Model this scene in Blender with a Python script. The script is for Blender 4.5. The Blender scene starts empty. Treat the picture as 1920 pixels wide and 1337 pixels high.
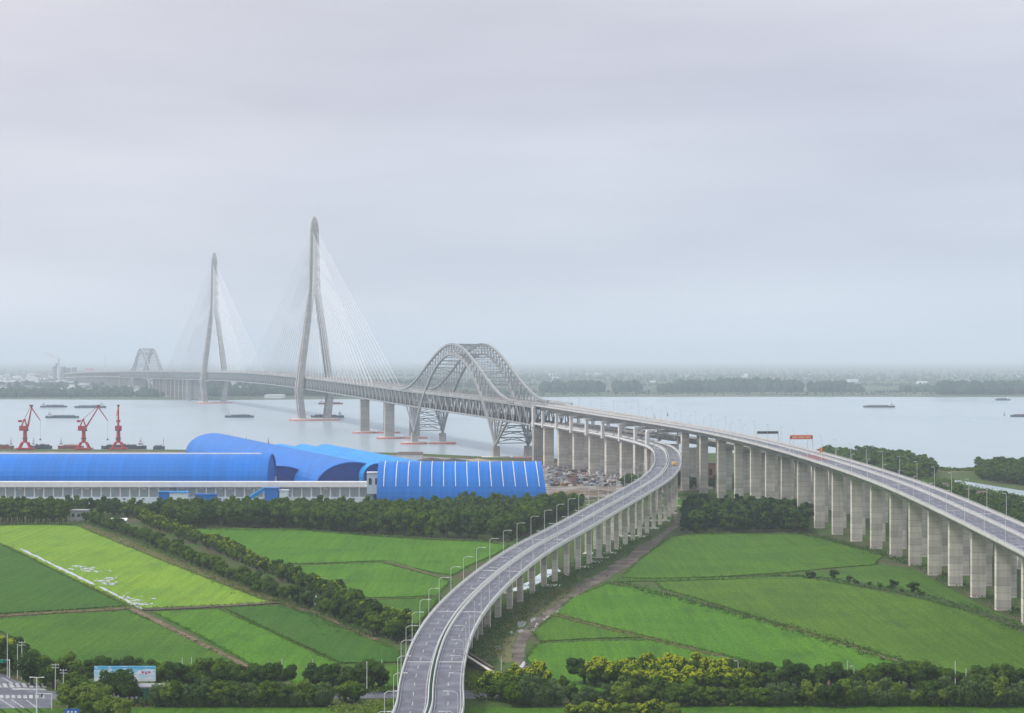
import bpy, math, random
import numpy as np
from mathutils import Vector, Matrix

# ------------------------------------------------------------------ camera, light, air
F, HC, YH = 3600.0, 103.0, 672.0          # focal length in photo pixels, eye height, horizon row
sc = bpy.context.scene
col = sc.collection
cam_d = bpy.data.cameras.new('camera'); cam = bpy.data.objects.new('camera', cam_d); col.objects.link(cam)
cam_d.sensor_width = 36; cam_d.lens = F / 1920 * 36; cam_d.clip_start = 1; cam_d.clip_end = 200000
cam.location = (0, 0, HC); cam.rotation_euler = (math.radians(90) + math.atan((YH - 668.5) / F), 0, 0)
sc.camera = cam

SUN_EL, SUN_AZ = 50.0, -104.0               # soft sun behind cloud, from the left
world = bpy.data.worlds.new('World'); sc.world = world; world.use_nodes = True
wt = world.node_tree; wn = wt.nodes; wl = wt.links
for n in list(wn): wn.remove(n)
def N(t, k, **kw):
    n = t.nodes.new(k)
    for a, b in kw.items(): setattr(n, a, b)
    return n
out = N(wt, 'ShaderNodeOutputWorld')
sky = N(wt, 'ShaderNodeTexSky', sky_type='NISHITA', sun_disc=False)
sky.sun_elevation = math.radians(SUN_EL); sky.sun_rotation = math.radians(SUN_AZ)
bgs = N(wt, 'ShaderNodeBackground'); bgs.inputs[1].default_value = 0.05
wl.new(sky.outputs[0], bgs.inputs[0])
tc = N(wt, 'ShaderNodeTexCoord')
sep = N(wt, 'ShaderNodeSeparateXYZ'); wl.new(tc.outputs['Generated'], sep.inputs[0])
ramp = N(wt, 'ShaderNodeValToRGB'); wl.new(sep.outputs[2], ramp.inputs[0])
e = ramp.color_ramp.elements
e[0].position = 0.0; e[0].color = (0.60, 0.64, 0.71, 1)
e[1].position = 1.0; e[1].color = (1.0, 1.02, 1.08, 1)
for p, c in ((0.03, (0.605, 0.645, 0.715)), (0.052, (0.545, 0.58, 0.65)), (0.09, (0.57, 0.60, 0.68)), (0.145, (0.575, 0.585, 0.665)), (0.19, (0.635, 0.635, 0.70)), (0.5, (0.84, 0.86, 0.92))):
    x = e.new(p); x.color = (*c, 1)
mp = N(wt, 'ShaderNodeMapping'); mp.inputs['Scale'].default_value = (1.6, 1.6, 9.0); mp.inputs['Rotation'].default_value = (0, math.radians(6), 0)
wl.new(tc.outputs['Generated'], mp.inputs[0])
nz = N(wt, 'ShaderNodeTexNoise'); nz.inputs['Scale'].default_value = 1.7; nz.inputs['Detail'].default_value = 5; nz.inputs['Roughness'].default_value = .5
wl.new(mp.outputs[0], nz.inputs['Vector'])
cr = N(wt, 'ShaderNodeValToRGB'); wl.new(nz.outputs[0], cr.inputs[0])
cr.color_ramp.elements[0].position = .3; cr.color_ramp.elements[0].color = (0.87, 0.875, 0.90, 1)
cr.color_ramp.elements[1].position = .7; cr.color_ramp.elements[1].color = (1.13, 1.12, 1.10, 1)
# the cloud sheet is a little bluer and darker towards the right (east) and whiter over the left
mx = N(wt, 'ShaderNodeMapRange'); mx.inputs[1].default_value = -.35; mx.inputs[2].default_value = .35
wl.new(sep.outputs[0], mx.inputs[0])
lr = N(wt, 'ShaderNodeMixRGB'); lr.inputs[1].default_value = (1.07, 1.04, 1.02, 1); lr.inputs[2].default_value = (0.93, 0.965, 1.0, 1)
wl.new(mx.outputs[0], lr.inputs[0])
m1 = N(wt, 'ShaderNodeMixRGB', blend_type='MULTIPLY'); m1.inputs[0].default_value = 1
wl.new(ramp.outputs[0], m1.inputs[1]); wl.new(cr.outputs[0], m1.inputs[2])
m2 = N(wt, 'ShaderNodeMixRGB', blend_type='MULTIPLY'); m2.inputs[0].default_value = 1
wl.new(m1.outputs[0], m2.inputs[1]); wl.new(lr.outputs[0], m2.inputs[2])
bgc = N(wt, 'ShaderNodeBackground'); bgc.inputs[1].default_value = 1.15; wl.new(m2.outputs[0], bgc.inputs[0])
mixw = N(wt, 'ShaderNodeMixShader'); mixw.inputs[0].default_value = 0.93
wl.new(bgs.outputs[0], mixw.inputs[1]); wl.new(bgc.outputs[0], mixw.inputs[2]); wl.new(mixw.outputs[0], out.inputs[0])

sun_d = bpy.data.lights.new('sun', 'SUN'); sun = bpy.data.objects.new('sun', sun_d); col.objects.link(sun)
sun_d.energy = 2.6; sun_d.angle = math.radians(12); sun_d.color = (1, .965, .91)
sun.rotation_euler = Vector((math.sin(math.radians(SUN_AZ)) * math.cos(math.radians(SUN_EL)),
                             math.cos(math.radians(SUN_AZ)) * math.cos(math.radians(SUN_EL)),
                             math.sin(math.radians(SUN_EL)))).to_track_quat('Z', 'Y').to_euler()
vs = sc.view_settings; sc.display_settings.display_device = 'sRGB'
vs.view_transform = 'Standard'; vs.look = 'None'; vs.gamma = 1; vs.use_curve_mapping = False; vs.exposure = 0.05
cy = sc.cycles; cy.max_bounces = 5; cy.diffuse_bounces = 2; cy.glossy_bounces = 2; cy.transmission_bounces = 2
cy.transparent_max_bounces = 6; cy.volume_bounces = 1; cy.caustics_reflective = False; cy.caustics_refractive = False
cy.use_denoising = True

# ------------------------------------------------------------------ helpers
rnd = random.Random(7)
def W(px, py, z=2.0):                       # a point of the place from where it stands in the photo and its height
    d = F * (HC - z) / (py - YH); return Vector(((px - 960) * d / F, d, z))
def X(px, d): return (px - 960) * d / F
def tag(o, label=None, cat=None, group=None, kind=None):
    if label: o['label'] = label
    if cat: o['category'] = cat
    if group: o['group'] = group
    if kind: o['kind'] = kind
    return o
def link(o, parent=None):
    col.objects.link(o)
    if parent: o.parent = parent
    return o
def empty(name, loc, label, cat, group=None, rz=0):
    o = bpy.data.objects.new(name, None); link(o); o.location = loc; o.rotation_euler = (0, 0, rz)
    o.empty_display_size = 1
    return tag(o, label, cat, group)
def copy_tree(o, parent=None):
    c = o.copy(); link(c, parent)
    for ch in list(o.children): copy_tree(ch, c)
    return c
ORD = 'first second third fourth fifth sixth seventh eighth ninth tenth eleventh twelfth'.split()
def ordw(n):
    if n <= 12: return ORD[n - 1]
    return '%d%s' % (n, {1: 'st', 2: 'nd', 3: 'rd'}.get(n % 10 if n % 100 not in (11, 12, 13) else 0, 'th'))

class MB:
    def __init__(s): s.v = []; s.f = []
    def box(s, c, sz, rz=0):
        x, y, z = sz[0] / 2, sz[1] / 2, sz[2] / 2; n = len(s.v); ca, sa = math.cos(rz), math.sin(rz)
        for k in ((-x, -y, -z), (x, -y, -z), (x, y, -z), (-x, y, -z), (-x, -y, z), (x, -y, z), (x, y, z), (-x, y, z)):
            s.v.append((c[0] + k[0] * ca - k[1] * sa, c[1] + k[0] * sa + k[1] * ca, c[2] + k[2]))
        s.f += [tuple(n + i for i in q) for q in ((0, 3, 2, 1), (4, 5, 6, 7), (0, 1, 5, 4), (1, 2, 6, 5), (2, 3, 7, 6), (3, 0, 4, 7))]
        return s
    def beam(s, p, q, w, h=None, w2=None, h2=None):
        h = h or w; w2 = w2 or w; h2 = h2 or (h if w2 == w else w2 * h / w)
        p, q = Vector(p), Vector(q); t = q - p
        if t.length < 1e-6: return s
        t.normalize(); up = Vector((0, 0, 1))
        if abs(t.z) > .99: up = Vector((0, 1, 0))
        r = t.cross(up).normalized(); u = r.cross(t); n = len(s.v)
        for c, a, b in ((p, w, h), (q, w2, h2)):
            for i, j in ((-1, -1), (1, -1), (1, 1), (-1, 1)): s.v.append(tuple(c + r * (a / 2 * i) + u * (b / 2 * j)))
        s.f += [tuple(n + i for i in q) for q in ((0, 1, 2, 3), (7, 6, 5, 4), (0, 4, 5, 1), (1, 5, 6, 2), (2, 6, 7, 3), (3, 7, 4, 0))]
        return s
    def frust(s, c0, s0, c1, s1, rz=0):     # upright tapered block with level ends
        n = len(s.v); ca, sa = math.cos(rz), math.sin(rz)
        for c, z in ((c0, s0), (c1, s1)):
            for i, j in ((-1, -1), (1, -1), (1, 1), (-1, 1)):
                a, b = z[0] / 2 * i, z[1] / 2 * j; s.v.append((c[0] + a * ca - b * sa, c[1] + a * sa + b * ca, c[2]))
        s.f += [tuple(n + i for i in q) for q in ((0, 3, 2, 1), (4, 5, 6, 7), (0, 1, 5, 4), (1, 2, 6, 5), (2, 3, 7, 6), (3, 0, 4, 7))]
        return s
    def tube(s, c0, r0, c1, r1, k=8, caps=True):
        c0, c1 = Vector(c0), Vector(c1); t = (c1 - c0).normalized(); up = Vector((0, 0, 1)) if abs(t.z) < .95 else Vector((0, 1, 0))
        r = t.cross(up).normalized(); u = r.cross(t); n = len(s.v)
        for c, rr in ((c0, r0), (c1, r1)):
            for i in range(k):
                a = 2 * math.pi * i / k; s.v.append(tuple(c + r * (rr * math.cos(a)) + u * (rr * math.sin(a))))
        for i in range(k): j = (i + 1) % k; s.f.append((n + i, n + j, n + k + j, n + k + i))
        if caps: s.f.append(tuple(n + k - 1 - i for i in range(k))); s.f.append(tuple(n + k + i for i in range(k)))
        return s
    def prism(s, poly, z0, z1):
        n = len(s.v); k = len(poly)
        a = sum(poly[i][0] * poly[(i + 1) % k][1] - poly[(i + 1) % k][0] * poly[i][1] for i in range(k))
        if a < 0: poly = poly[::-1]
        for z in (z0, z1):
            for p in poly: s.v.append((p[0], p[1], z))
        s.f.append(tuple(n + k - 1 - i for i in range(k))); s.f.append(tuple(n + k + i for i in range(k)))
        for i in range(k): j = (i + 1) % k; s.f.append((n + i, n + j, n + k + j, n + k + i))
        return s
    def quad(s, a, b, c, d):
        n = len(s.v); s.v += [tuple(a), tuple(b), tuple(c), tuple(d)]; s.f.append((n, n + 1, n + 2, n + 3)); return s
    def sweep(s, fr, prof, closed=True, caps=True):
        n = len(s.v); k = len(prof)
        for p, r in fr:
            for o, z in prof: s.v.append((p[0] + r[0] * o, p[1] + r[1] * o, p[2] + z))
        m = k if closed else k - 1
        for i in range(len(fr) - 1):
            for j in range(m):
                a = n + i * k + j; b = n + i * k + (j + 1) % k; s.f.append((a, b, b + k, a + k))
        if closed and caps:
            s.f.append(tuple(n + j for j in range(k))); s.f.append(tuple(n + (len(fr) - 1) * k + k - 1 - j for j in range(k)))
        return s
    def mesh(s, name, m, smooth=False):
        me = bpy.data.meshes.new(name); me.from_pydata(s.v, [], s.f)
        if m: me.materials.append(m)
        if smooth: me.polygons.foreach_set('use_smooth', [True] * len(me.polygons))
        me.update(); return me
    def build(s, name, m, parent=None, smooth=False, rel=True):
        me = s.mesh(name, m, smooth); o = bpy.data.objects.new(name, me); link(o, parent)
        if parent and rel:                   # world coordinates under a translated parent
            o.matrix_parent_inverse = parent_inv(parent)
        return o
def parent_inv(p):
    m = Matrix.Translation(p.location) @ p.rotation_euler.to_matrix().to_4x4()
    return m.inverted()
_unit = {}
def beam_obj(name, p, q, w, h, m, parent):   # one straight member, all members share one unit mesh
    k = m.name
    if k not in _unit: _unit[k] = MB().box((0, 0, 0), (1, 1, 1)).mesh('member', m)
    p, q = Vector(p), Vector(q); t = q - p; L = t.length; t.normalize()
    up = Vector((0, 0, 1)) if abs(t.z) < .99 else Vector((0, 1, 0))
    r = t.cross(up).normalized(); u = r.cross(t)
    M = Matrix((r * w, t * L, u * h)).transposed().to_4x4(); M.translation = (p + q) / 2
    o = bpy.data.objects.new(name, _unit[k]); link(o, parent); o.matrix_parent_inverse = parent_inv(parent); o.matrix_basis = M
    return o

class Path:                                  # smooth 3D line through points (x, y, z), ordered away from the camera
    def __init__(s, pts, step=4.0):
        P = np.array(pts, float); P = np.vstack([2 * P[0] - P[1], P, 2 * P[-1] - P[-2]])
        o = []
        for i in range(1, len(P) - 2):
            p0, p1, p2, p3 = P[i - 1:i + 3]; n = 60
            t0 = 0; t1 = np.linalg.norm(p1 - p0) ** .5; t2 = t1 + np.linalg.norm(p2 - p1) ** .5; t3 = t2 + np.linalg.norm(p3 - p2) ** .5
            for t in np.linspace(t1, t2, n, endpoint=False):
                a1 = (t1 - t) / (t1 - t0) * p0 + (t - t0) / (t1 - t0) * p1; a2 = (t2 - t) / (t2 - t1) * p1 + (t - t1) / (t2 - t1) * p2
                a3 = (t3 - t) / (t3 - t2) * p2 + (t - t2) / (t3 - t2) * p3
                b1 = (t2 - t) / (t2 - t0) * a1 + (t - t0) / (t2 - t0) * a2; b2 = (t3 - t) / (t3 - t1) * a2 + (t - t1) / (t3 - t1) * a3
                o.append((t2 - t) / (t2 - t1) * b1 + (t - t1) / (t2 - t1) * b2)
        o.append(P[-2]); o = np.array(o)
        for _ in range(3):                   # ease the joints
            q = o.copy(); q[8:-8] = sum(o[8 + k:len(o) - 8 + k] for k in range(-8, 9)) / 17.0; o = q
        s.p = o; ds = np.linalg.norm(np.diff(o[:, :2], axis=0), axis=1); s.s = np.concatenate([[0], np.cumsum(ds)]); s.L = s.s[-1]
    def pos(s, t): return Vector([float(np.interp(t, s.s, s.p[:, k])) for k in range(3)])
    def tan(s, t):
        a = s.pos(max(0, t - 3)); b = s.pos(min(s.L, t + 3)); v = b - a; v.z = 0; return v.normalized()
    def fr(s, t): v = s.tan(t); return s.pos(t), Vector((v.y, -v.x, 0))
    def frames(s, a, b, step=5.0):
        n = max(2, int((b - a) / step) + 1); return [s.fr(t) for t in np.linspace(a, b, n)]
    def at_y(s, y): return float(np.interp(y, s.p[:, 1], s.s))
    def off(s, t, o, dz=0): p, r = s.fr(t); return p + r * o + Vector((0, 0, dz))

# ------------------------------------------------------------------ materials
def new_mat(name):
    m = bpy.data.materials.new(name); m.use_nodes = True; return m, m.node_tree, m.node_tree.nodes['Principled BSDF']
def mat(name, c1, c2=None, scale=.2, rough=.8, detail=4, bump=0, bscale=None, metal=0, spec=.3, stretch=(1, 1, 1), c3=None, s3=.02, world=True, rv=0):
    m, t, b = new_mat(name); b.inputs['Roughness'].default_value = rough; b.inputs['Metallic'].default_value = metal
    b.inputs['Specular IOR Level'].default_value = spec
    c2 = c2 or tuple(x * .8 for x in c1)
    if world: g = N(t, 'ShaderNodeNewGeometry').outputs['Position']
    else: g = N(t, 'ShaderNodeTexCoord').outputs['Object']
    mp = N(t, 'ShaderNodeMapping'); mp.inputs['Scale'].default_value = stretch; t.links.new(g, mp.inputs[0])
    n1 = N(t, 'ShaderNodeTexNoise'); n1.inputs['Scale'].default_value = scale; n1.inputs['Detail'].default_value = detail; n1.inputs['Roughness'].default_value = .65
    t.links.new(mp.outputs[0], n1.inputs['Vector'])
    r = N(t, 'ShaderNodeMapRange'); r.inputs[1].default_value = .32; r.inputs[2].default_value = .68; t.links.new(n1.outputs[0], r.inputs[0])
    mx = N(t, 'ShaderNodeMixRGB'); mx.inputs[1].default_value = (*c1, 1); mx.inputs[2].default_value = (*c2, 1); t.links.new(r.outputs[0], mx.inputs[0])
    last = mx.outputs[0]
    if c3:
        n3 = N(t, 'ShaderNodeTexNoise'); n3.inputs['Scale'].default_value = s3; n3.inputs['Detail'].default_value = 3; t.links.new(g, n3.inputs['Vector'])
        r3 = N(t, 'ShaderNodeMapRange'); r3.inputs[1].default_value = .45; r3.inputs[2].default_value = .65; t.links.new(n3.outputs[0], r3.inputs[0])
        m3 = N(t, 'ShaderNodeMixRGB'); m3.inputs[2].default_value = (*c3, 1); t.links.new(last, m3.inputs[1]); t.links.new(r3.outputs[0], m3.inputs[0]); last = m3.outputs[0]
    t.links.new(last, b.inputs['Base Color'])
    if bump:
        nb = N(t, 'ShaderNodeTexNoise'); nb.inputs['Scale'].default_value = bscale or scale * 6; nb.inputs['Detail'].default_value = 5; t.links.new(mp.outputs[0], nb.inputs['Vector'])
        bp = N(t, 'ShaderNodeBump'); bp.inputs['Strength'].default_value = .6; bp.inputs['Distance'].default_value = bump
        t.links.new(nb.outputs[0], bp.inputs['Height']); t.links.new(bp.outputs[0], b.inputs['Normal'])
    return m
def leaf_mat(name, c1, c2, tr=.3):
    m = bpy.data.materials.new(name); m.use_nodes = True; t = m.node_tree
    for n in list(t.nodes): t.nodes.remove(n)
    o = N(t, 'ShaderNodeOutputMaterial'); oi = N(t, 'ShaderNodeObjectInfo'); tcn = N(t, 'ShaderNodeTexCoord')
    nz = N(t, 'ShaderNodeTexNoise'); nz.inputs['Scale'].default_value = .55; nz.inputs['Detail'].default_value = 3; t.links.new(tcn.outputs['Object'], nz.inputs['Vector'])
    r = N(t, 'ShaderNodeMapRange'); r.inputs[1].default_value = .35; r.inputs[2].default_value = .65; t.links.new(nz.outputs[0], r.inputs[0])
    a = N(t, 'ShaderNodeMath', operation='MULTIPLY_ADD'); a.inputs[1].default_value = .55; t.links.new(oi.outputs['Random'], a.inputs[0])
    s = N(t, 'ShaderNodeMath', operation='MULTIPLY'); s.inputs[1].default_value = .45; t.links.new(r.outputs[0], s.inputs[0]); t.links.new(s.outputs[0], a.inputs[2])
    mx = N(t, 'ShaderNodeMixRGB'); mx.inputs[1].default_value = (*c1, 1); mx.inputs[2].default_value = (*c2, 1); t.links.new(a.outputs[0], mx.inputs[0])
    d = N(t, 'ShaderNodeBsdfDiffuse'); tl = N(t, 'ShaderNodeBsdfTranslucent'); ms = N(t, 'ShaderNodeMixShader'); ms.inputs[0].default_value = tr
    t.links.new(mx.outputs[0], d.inputs[0]); t.links.new(mx.outputs[0], tl.inputs[0]); t.links.new(d.outputs[0], ms.inputs[1]); t.links.new(tl.outputs[0], ms.inputs[2])
    t.links.new(ms.outputs[0], o.inputs[0]); return m
def concrete(name, c1, c2, lines=3.0, depth=.82):   # board-marked concrete: lift lines, stains running down
    m = mat(name, c1, c2, scale=.3, rough=.9, stretch=(.7, .7, .5)); t = m.node_tree; b = t.nodes['Principled BSDF']
    src = b.inputs['Base Color'].links[0].from_socket
    g = N(t, 'ShaderNodeNewGeometry'); sp = N(t, 'ShaderNodeSeparateXYZ'); t.links.new(g.outputs['Position'], sp.inputs[0])
    a = N(t, 'ShaderNodeMath', operation='DIVIDE'); a.inputs[1].default_value = lines; t.links.new(sp.outputs[2], a.inputs[0])
    fl = N(t, 'ShaderNodeMath', operation='FLOOR'); t.links.new(a.outputs[0], fl.inputs[0])
    wn_ = N(t, 'ShaderNodeTexWhiteNoise', noise_dimensions='1D'); t.links.new(fl.outputs[0], wn_.inputs['W'])
    fr = N(t, 'ShaderNodeMath', operation='FRACT'); t.links.new(a.outputs[0], fr.inputs[0])
    lt = N(t, 'ShaderNodeMath', operation='LESS_THAN'); lt.inputs[1].default_value = .12; t.links.new(fr.outputs[0], lt.inputs[0])
    m1 = N(t, 'ShaderNodeMapRange'); m1.inputs[3].default_value = depth; m1.inputs[4].default_value = 1.06; t.links.new(wn_.outputs[0], m1.inputs[0])
    m2 = N(t, 'ShaderNodeMapRange'); m2.inputs[3].default_value = 1.0; m2.inputs[4].default_value = depth - .04; t.links.new(lt.outputs[0], m2.inputs[0])
    mm = N(t, 'ShaderNodeMath', operation='MULTIPLY'); t.links.new(m1.outputs[0], mm.inputs[0]); t.links.new(m2.outputs[0], mm.inputs[1])
    oi = N(t, 'ShaderNodeObjectInfo'); mo = N(t, 'ShaderNodeMapRange'); mo.inputs[3].default_value = .88; mo.inputs[4].default_value = 1.08; t.links.new(oi.outputs['Random'], mo.inputs[0])
    st = N(t, 'ShaderNodeTexNoise'); st.inputs['Scale'].default_value = 1.0; mpp = N(t, 'ShaderNodeMapping'); mpp.inputs['Scale'].default_value = (.9, .9, .035); t.links.new(g.outputs['Position'], mpp.inputs[0]); t.links.new(mpp.outputs[0], st.inputs['Vector'])
    ms_ = N(t, 'ShaderNodeMapRange'); ms_.inputs[1].default_value = .5; ms_.inputs[2].default_value = .68; ms_.inputs[3].default_value = 1.0; ms_.inputs[4].default_value = .88; t.links.new(st.outputs[0], ms_.inputs[0])
    k1 = N(t, 'ShaderNodeMath', operation='MULTIPLY'); t.links.new(mo.outputs[0], k1.inputs[0]); t.links.new(ms_.outputs[0], k1.inputs[1]); k2 = N(t, 'ShaderNodeMath', operation='MULTIPLY'); t.links.new(k1.outputs[0], k2.inputs[0]); t.links.new(mm.outputs[0], k2.inputs[1])
    vm = N(t, 'ShaderNodeVectorMath', operation='SCALE'); t.links.new(src, vm.inputs[0]); t.links.new(k2.outputs[0], vm.inputs['Scale'])
    t.links.new(vm.outputs[0], b.inputs['Base Color']); return m
def flat(name, c, rough=.6, metal=0): return mat(name, c, tuple(x * .88 for x in c), scale=.5, rough=rough, metal=metal)
def rice(name, c1, c2, ang=20, c3=None):     # crop: broad tonal patches, faint rows, fine speckle
    m, t, b = new_mat(name); b.inputs['Roughness'].default_value = .9; b.inputs['Specular IOR Level'].default_value = .15
    g = N(t, 'ShaderNodeNewGeometry').outputs['Position']
    def noise(sc_, st, det=4, rot=0):
        mp = N(t, 'ShaderNodeMapping'); mp.inputs['Scale'].default_value = st; mp.inputs['Rotation'].default_value = (0, 0, math.radians(rot)); t.links.new(g, mp.inputs[0])
        n = N(t, 'ShaderNodeTexNoise'); n.inputs['Scale'].default_value = sc_; n.inputs['Detail'].default_value = det; n.inputs['Roughness'].default_value = .7
        t.links.new(mp.outputs[0], n.inputs['Vector']); return n.outputs[0]
    a = noise(.022, (1, 1, 1), 5); r = noise(.38, (1, .03, 1), 3, ang); f = noise(.9, (1, .6, 1), 4)
    def mr(s, lo, hi, x, y):
        q = N(t, 'ShaderNodeMapRange'); q.inputs[1].default_value = lo; q.inputs[2].default_value = hi; q.inputs[3].default_value = x; q.inputs[4].default_value = y
        t.links.new(s, q.inputs[0]); return q.outputs[0]
    mx = N(t, 'ShaderNodeMixRGB'); mx.inputs[1].default_value = (*c1, 1); mx.inputs[2].default_value = (*c2, 1); t.links.new(mr(a, .38, .62, 0, 1), mx.inputs[0])
    last = mx.outputs[0]
    if c3:
        m3 = N(t, 'ShaderNodeMixRGB'); m3.inputs[2].default_value = (*c3, 1); t.links.new(last, m3.inputs[1]); t.links.new(mr(noise(.05, (1, .45, 1), 4), .56, .68, 0, .8), m3.inputs[0]); last = m3.outputs[0]
    mm = N(t, 'ShaderNodeMath', operation='MULTIPLY'); t.links.new(mr(r, .35, .65, .85, 1.12), mm.inputs[0]); t.links.new(mr(f, .3, .7, .58, 1.36), mm.inputs[1])
    vm = N(t, 'ShaderNodeVectorMath', operation='SCALE'); t.links.new(last, vm.inputs[0]); t.links.new(mm.outputs[0], vm.inputs['Scale'])
    t.links.new(vm.outputs[0], b.inputs['Base Color'])
    bp = N(t, 'ShaderNodeBump'); bp.inputs['Strength'].default_value = .7; bp.inputs['Distance'].default_value = .5; t.links.new(f, bp.inputs['Height']); t.links.new(bp.outputs[0], b.inputs['Normal'])
    return m

def sheet(name, c1, c2):                      # profiled steel sheet: seams every few metres, faint fading and dust
    m = mat(name, c1, c2, scale=.05, rough=.5, spec=.22, stretch=(1, 1, .3), c3=tuple(x * .86 + .008 for x in c1), s3=.03); t = m.node_tree; b = t.nodes['Principled BSDF']
    src = b.inputs['Base Color'].links[0].from_socket; g = N(t, 'ShaderNodeNewGeometry'); sp = N(t, 'ShaderNodeSeparateXYZ'); t.links.new(g.outputs['Position'], sp.inputs[0])
    a = N(t, 'ShaderNodeMath', operation='MULTIPLY'); a.inputs[1].default_value = .25; t.links.new(sp.outputs[0], a.inputs[0]); fl = N(t, 'ShaderNodeMath', operation='FLOOR'); t.links.new(a.outputs[0], fl.inputs[0])
    w_ = N(t, 'ShaderNodeTexWhiteNoise', noise_dimensions='1D'); t.links.new(fl.outputs[0], w_.inputs['W']); fr = N(t, 'ShaderNodeMath', operation='FRACT'); t.links.new(a.outputs[0], fr.inputs[0])
    lt = N(t, 'ShaderNodeMath', operation='LESS_THAN'); lt.inputs[1].default_value = .09; t.links.new(fr.outputs[0], lt.inputs[0])
    m1 = N(t, 'ShaderNodeMapRange'); m1.inputs[3].default_value = .93; m1.inputs[4].default_value = 1.05; t.links.new(w_.outputs[0], m1.inputs[0])
    m2 = N(t, 'ShaderNodeMapRange'); m2.inputs[3].default_value = 1.0; m2.inputs[4].default_value = .80; t.links.new(lt.outputs[0], m2.inputs[0])
    mm = N(t, 'ShaderNodeMath', operation='MULTIPLY'); t.links.new(m1.outputs[0], mm.inputs[0]); t.links.new(m2.outputs[0], mm.inputs[1])
    vm = N(t, 'ShaderNodeVectorMath', operation='SCALE'); t.links.new(src, vm.inputs[0]); t.links.new(mm.outputs[0], vm.inputs['Scale']); t.links.new(vm.outputs[0], b.inputs['Base Color']); return m

M = {}
M['conc'] = concrete('board_marked_concrete', (.70, .655, .58), (.56, .525, .465))
M['conc_l'] = mat('pale_concrete', (.72, .71, .69), (.60, .59, .57), scale=.3, rough=.85)
M['conc_p'] = mat('parapet_concrete', (.60, .59, .57), (.46, .455, .44), scale=.3, rough=.85)
M['conc_m'] = mat('shade_grey_deck_concrete', (.44, .435, .42), (.33, .325, .315), scale=.25, rough=.9, stretch=(1, .3, 1), c3=(.28, .275, .265), s3=.05)  # darker grey has the shade of the deck sides mixed into the colour
M['conc_t'] = concrete('tower_concrete', (.42, .405, .375), (.34, .325, .305), lines=9, depth=.9)
M['steel'] = mat('grey_bridge_steel', (.34, .355, .36), (.27, .285, .29), scale=.15, rough=.6)
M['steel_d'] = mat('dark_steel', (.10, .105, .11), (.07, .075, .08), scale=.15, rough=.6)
M['cable'] = flat('pale_stay_sheath', (.70, .71, .72), .6)
M['asph'] = mat('bridge_asphalt', (.118, .122, .152), (.085, .088, .112), scale=.5, rough=.75, stretch=(1, .5, 1), c3=(.16, .165, .195), s3=.18, spec=.4)
M['paint'] = flat('white_road_paint', (.72, .72, .72)); M['worn'] = mat('worn_road_paint', (.55, .55, .56), (.22, .22, .24), scale=.8)
M['lamp'] = flat('galvanised_post', (.62, .63, .63), .5)
M['water'], t, b = new_mat('river_water')
b.inputs['IOR'].default_value = 1.33; b.inputs['Specular IOR Level'].default_value = .32
g = N(t, 'ShaderNodeNewGeometry').outputs['Position']; hs = []
for s_, st, w_ in ((.06, (1, .6, 1), .9), (.9, (1, .7, 1), .12)):
    mp = N(t, 'ShaderNodeMapping'); mp.inputs['Scale'].default_value = st; mp.inputs['Rotation'].default_value = (0, 0, .4); t.links.new(g, mp.inputs[0])
    n = N(t, 'ShaderNodeTexNoise'); n.inputs['Scale'].default_value = s_; n.inputs['Detail'].default_value = 5; t.links.new(mp.outputs[0], n.inputs['Vector'])
    k = N(t, 'ShaderNodeMath', operation='MULTIPLY'); k.inputs[1].default_value = w_; t.links.new(n.outputs[0], k.inputs[0]); hs.append(k)
ad = N(t, 'ShaderNodeMath', operation='ADD'); t.links.new(hs[0].outputs[0], ad.inputs[0]); t.links.new(hs[1].outputs[0], ad.inputs[1])
bp = N(t, 'ShaderNodeBump'); bp.inputs['Strength'].default_value = 1; bp.inputs['Distance'].default_value = .8; t.links.new(ad.outputs[0], bp.inputs['Height']); t.links.new(bp.outputs[0], b.inputs['Normal'])
n = N(t, 'ShaderNodeTexNoise'); n.inputs['Scale'].default_value = .004; n.inputs['Detail'].default_value = 6; mp = N(t, 'ShaderNodeMapping'); mp.inputs['Scale'].default_value = (1, .35, 1)
t.links.new(g, mp.inputs[0]); t.links.new(mp.outputs[0], n.inputs['Vector'])
mr = N(t, 'ShaderNodeMapRange'); mr.inputs[1].default_value = .35; mr.inputs[2].default_value = .65; mr.inputs[3].default_value = .10; mr.inputs[4].default_value = .28; t.links.new(n.outputs[0], mr.inputs[0]); t.links.new(mr.outputs[0], b.inputs['Roughness'])
mw = N(t, 'ShaderNodeMixRGB'); mw.inputs[1].default_value = (.38, .45, .49, 1); mw.inputs[2].default_value = (.29, .35, .39, 1); t.links.new(n.outputs[0], mw.inputs[0]); t.links.new(mw.outputs[0], b.inputs['Base Color'])
dfw = N(t, 'ShaderNodeBsdfDiffuse'); t.links.new(mw.outputs[0], dfw.inputs[0]); msw = N(t, 'ShaderNodeMixShader'); msw.inputs[0].default_value = .42    # silt in the water: part of the light comes back from below the surface
ow = [q for q in t.nodes if q.type == 'OUTPUT_MATERIAL'][0]; t.links.new(b.outputs[0], msw.inputs[1]); t.links.new(dfw.outputs[0], msw.inputs[2]); t.links.new(msw.outputs[0], ow.inputs[0])
M['pond'] = mat('puddle_water', (.5, .52, .53), (.36, .38, .39), scale=.4, rough=.08, spec=.8)
M['grass'] = mat('rough_grass', (.045, .090, .020), (.07, .115, .028), scale=.25, rough=.95, bump=.4, c3=(.085, .075, .042), s3=.035, spec=.1)
M['bank'] = mat('bank_scrub', (.040, .082, .024), (.062, .10, .03), scale=.08, rough=.95, c3=(.10, .10, .06), s3=.012, spec=.1)
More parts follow.
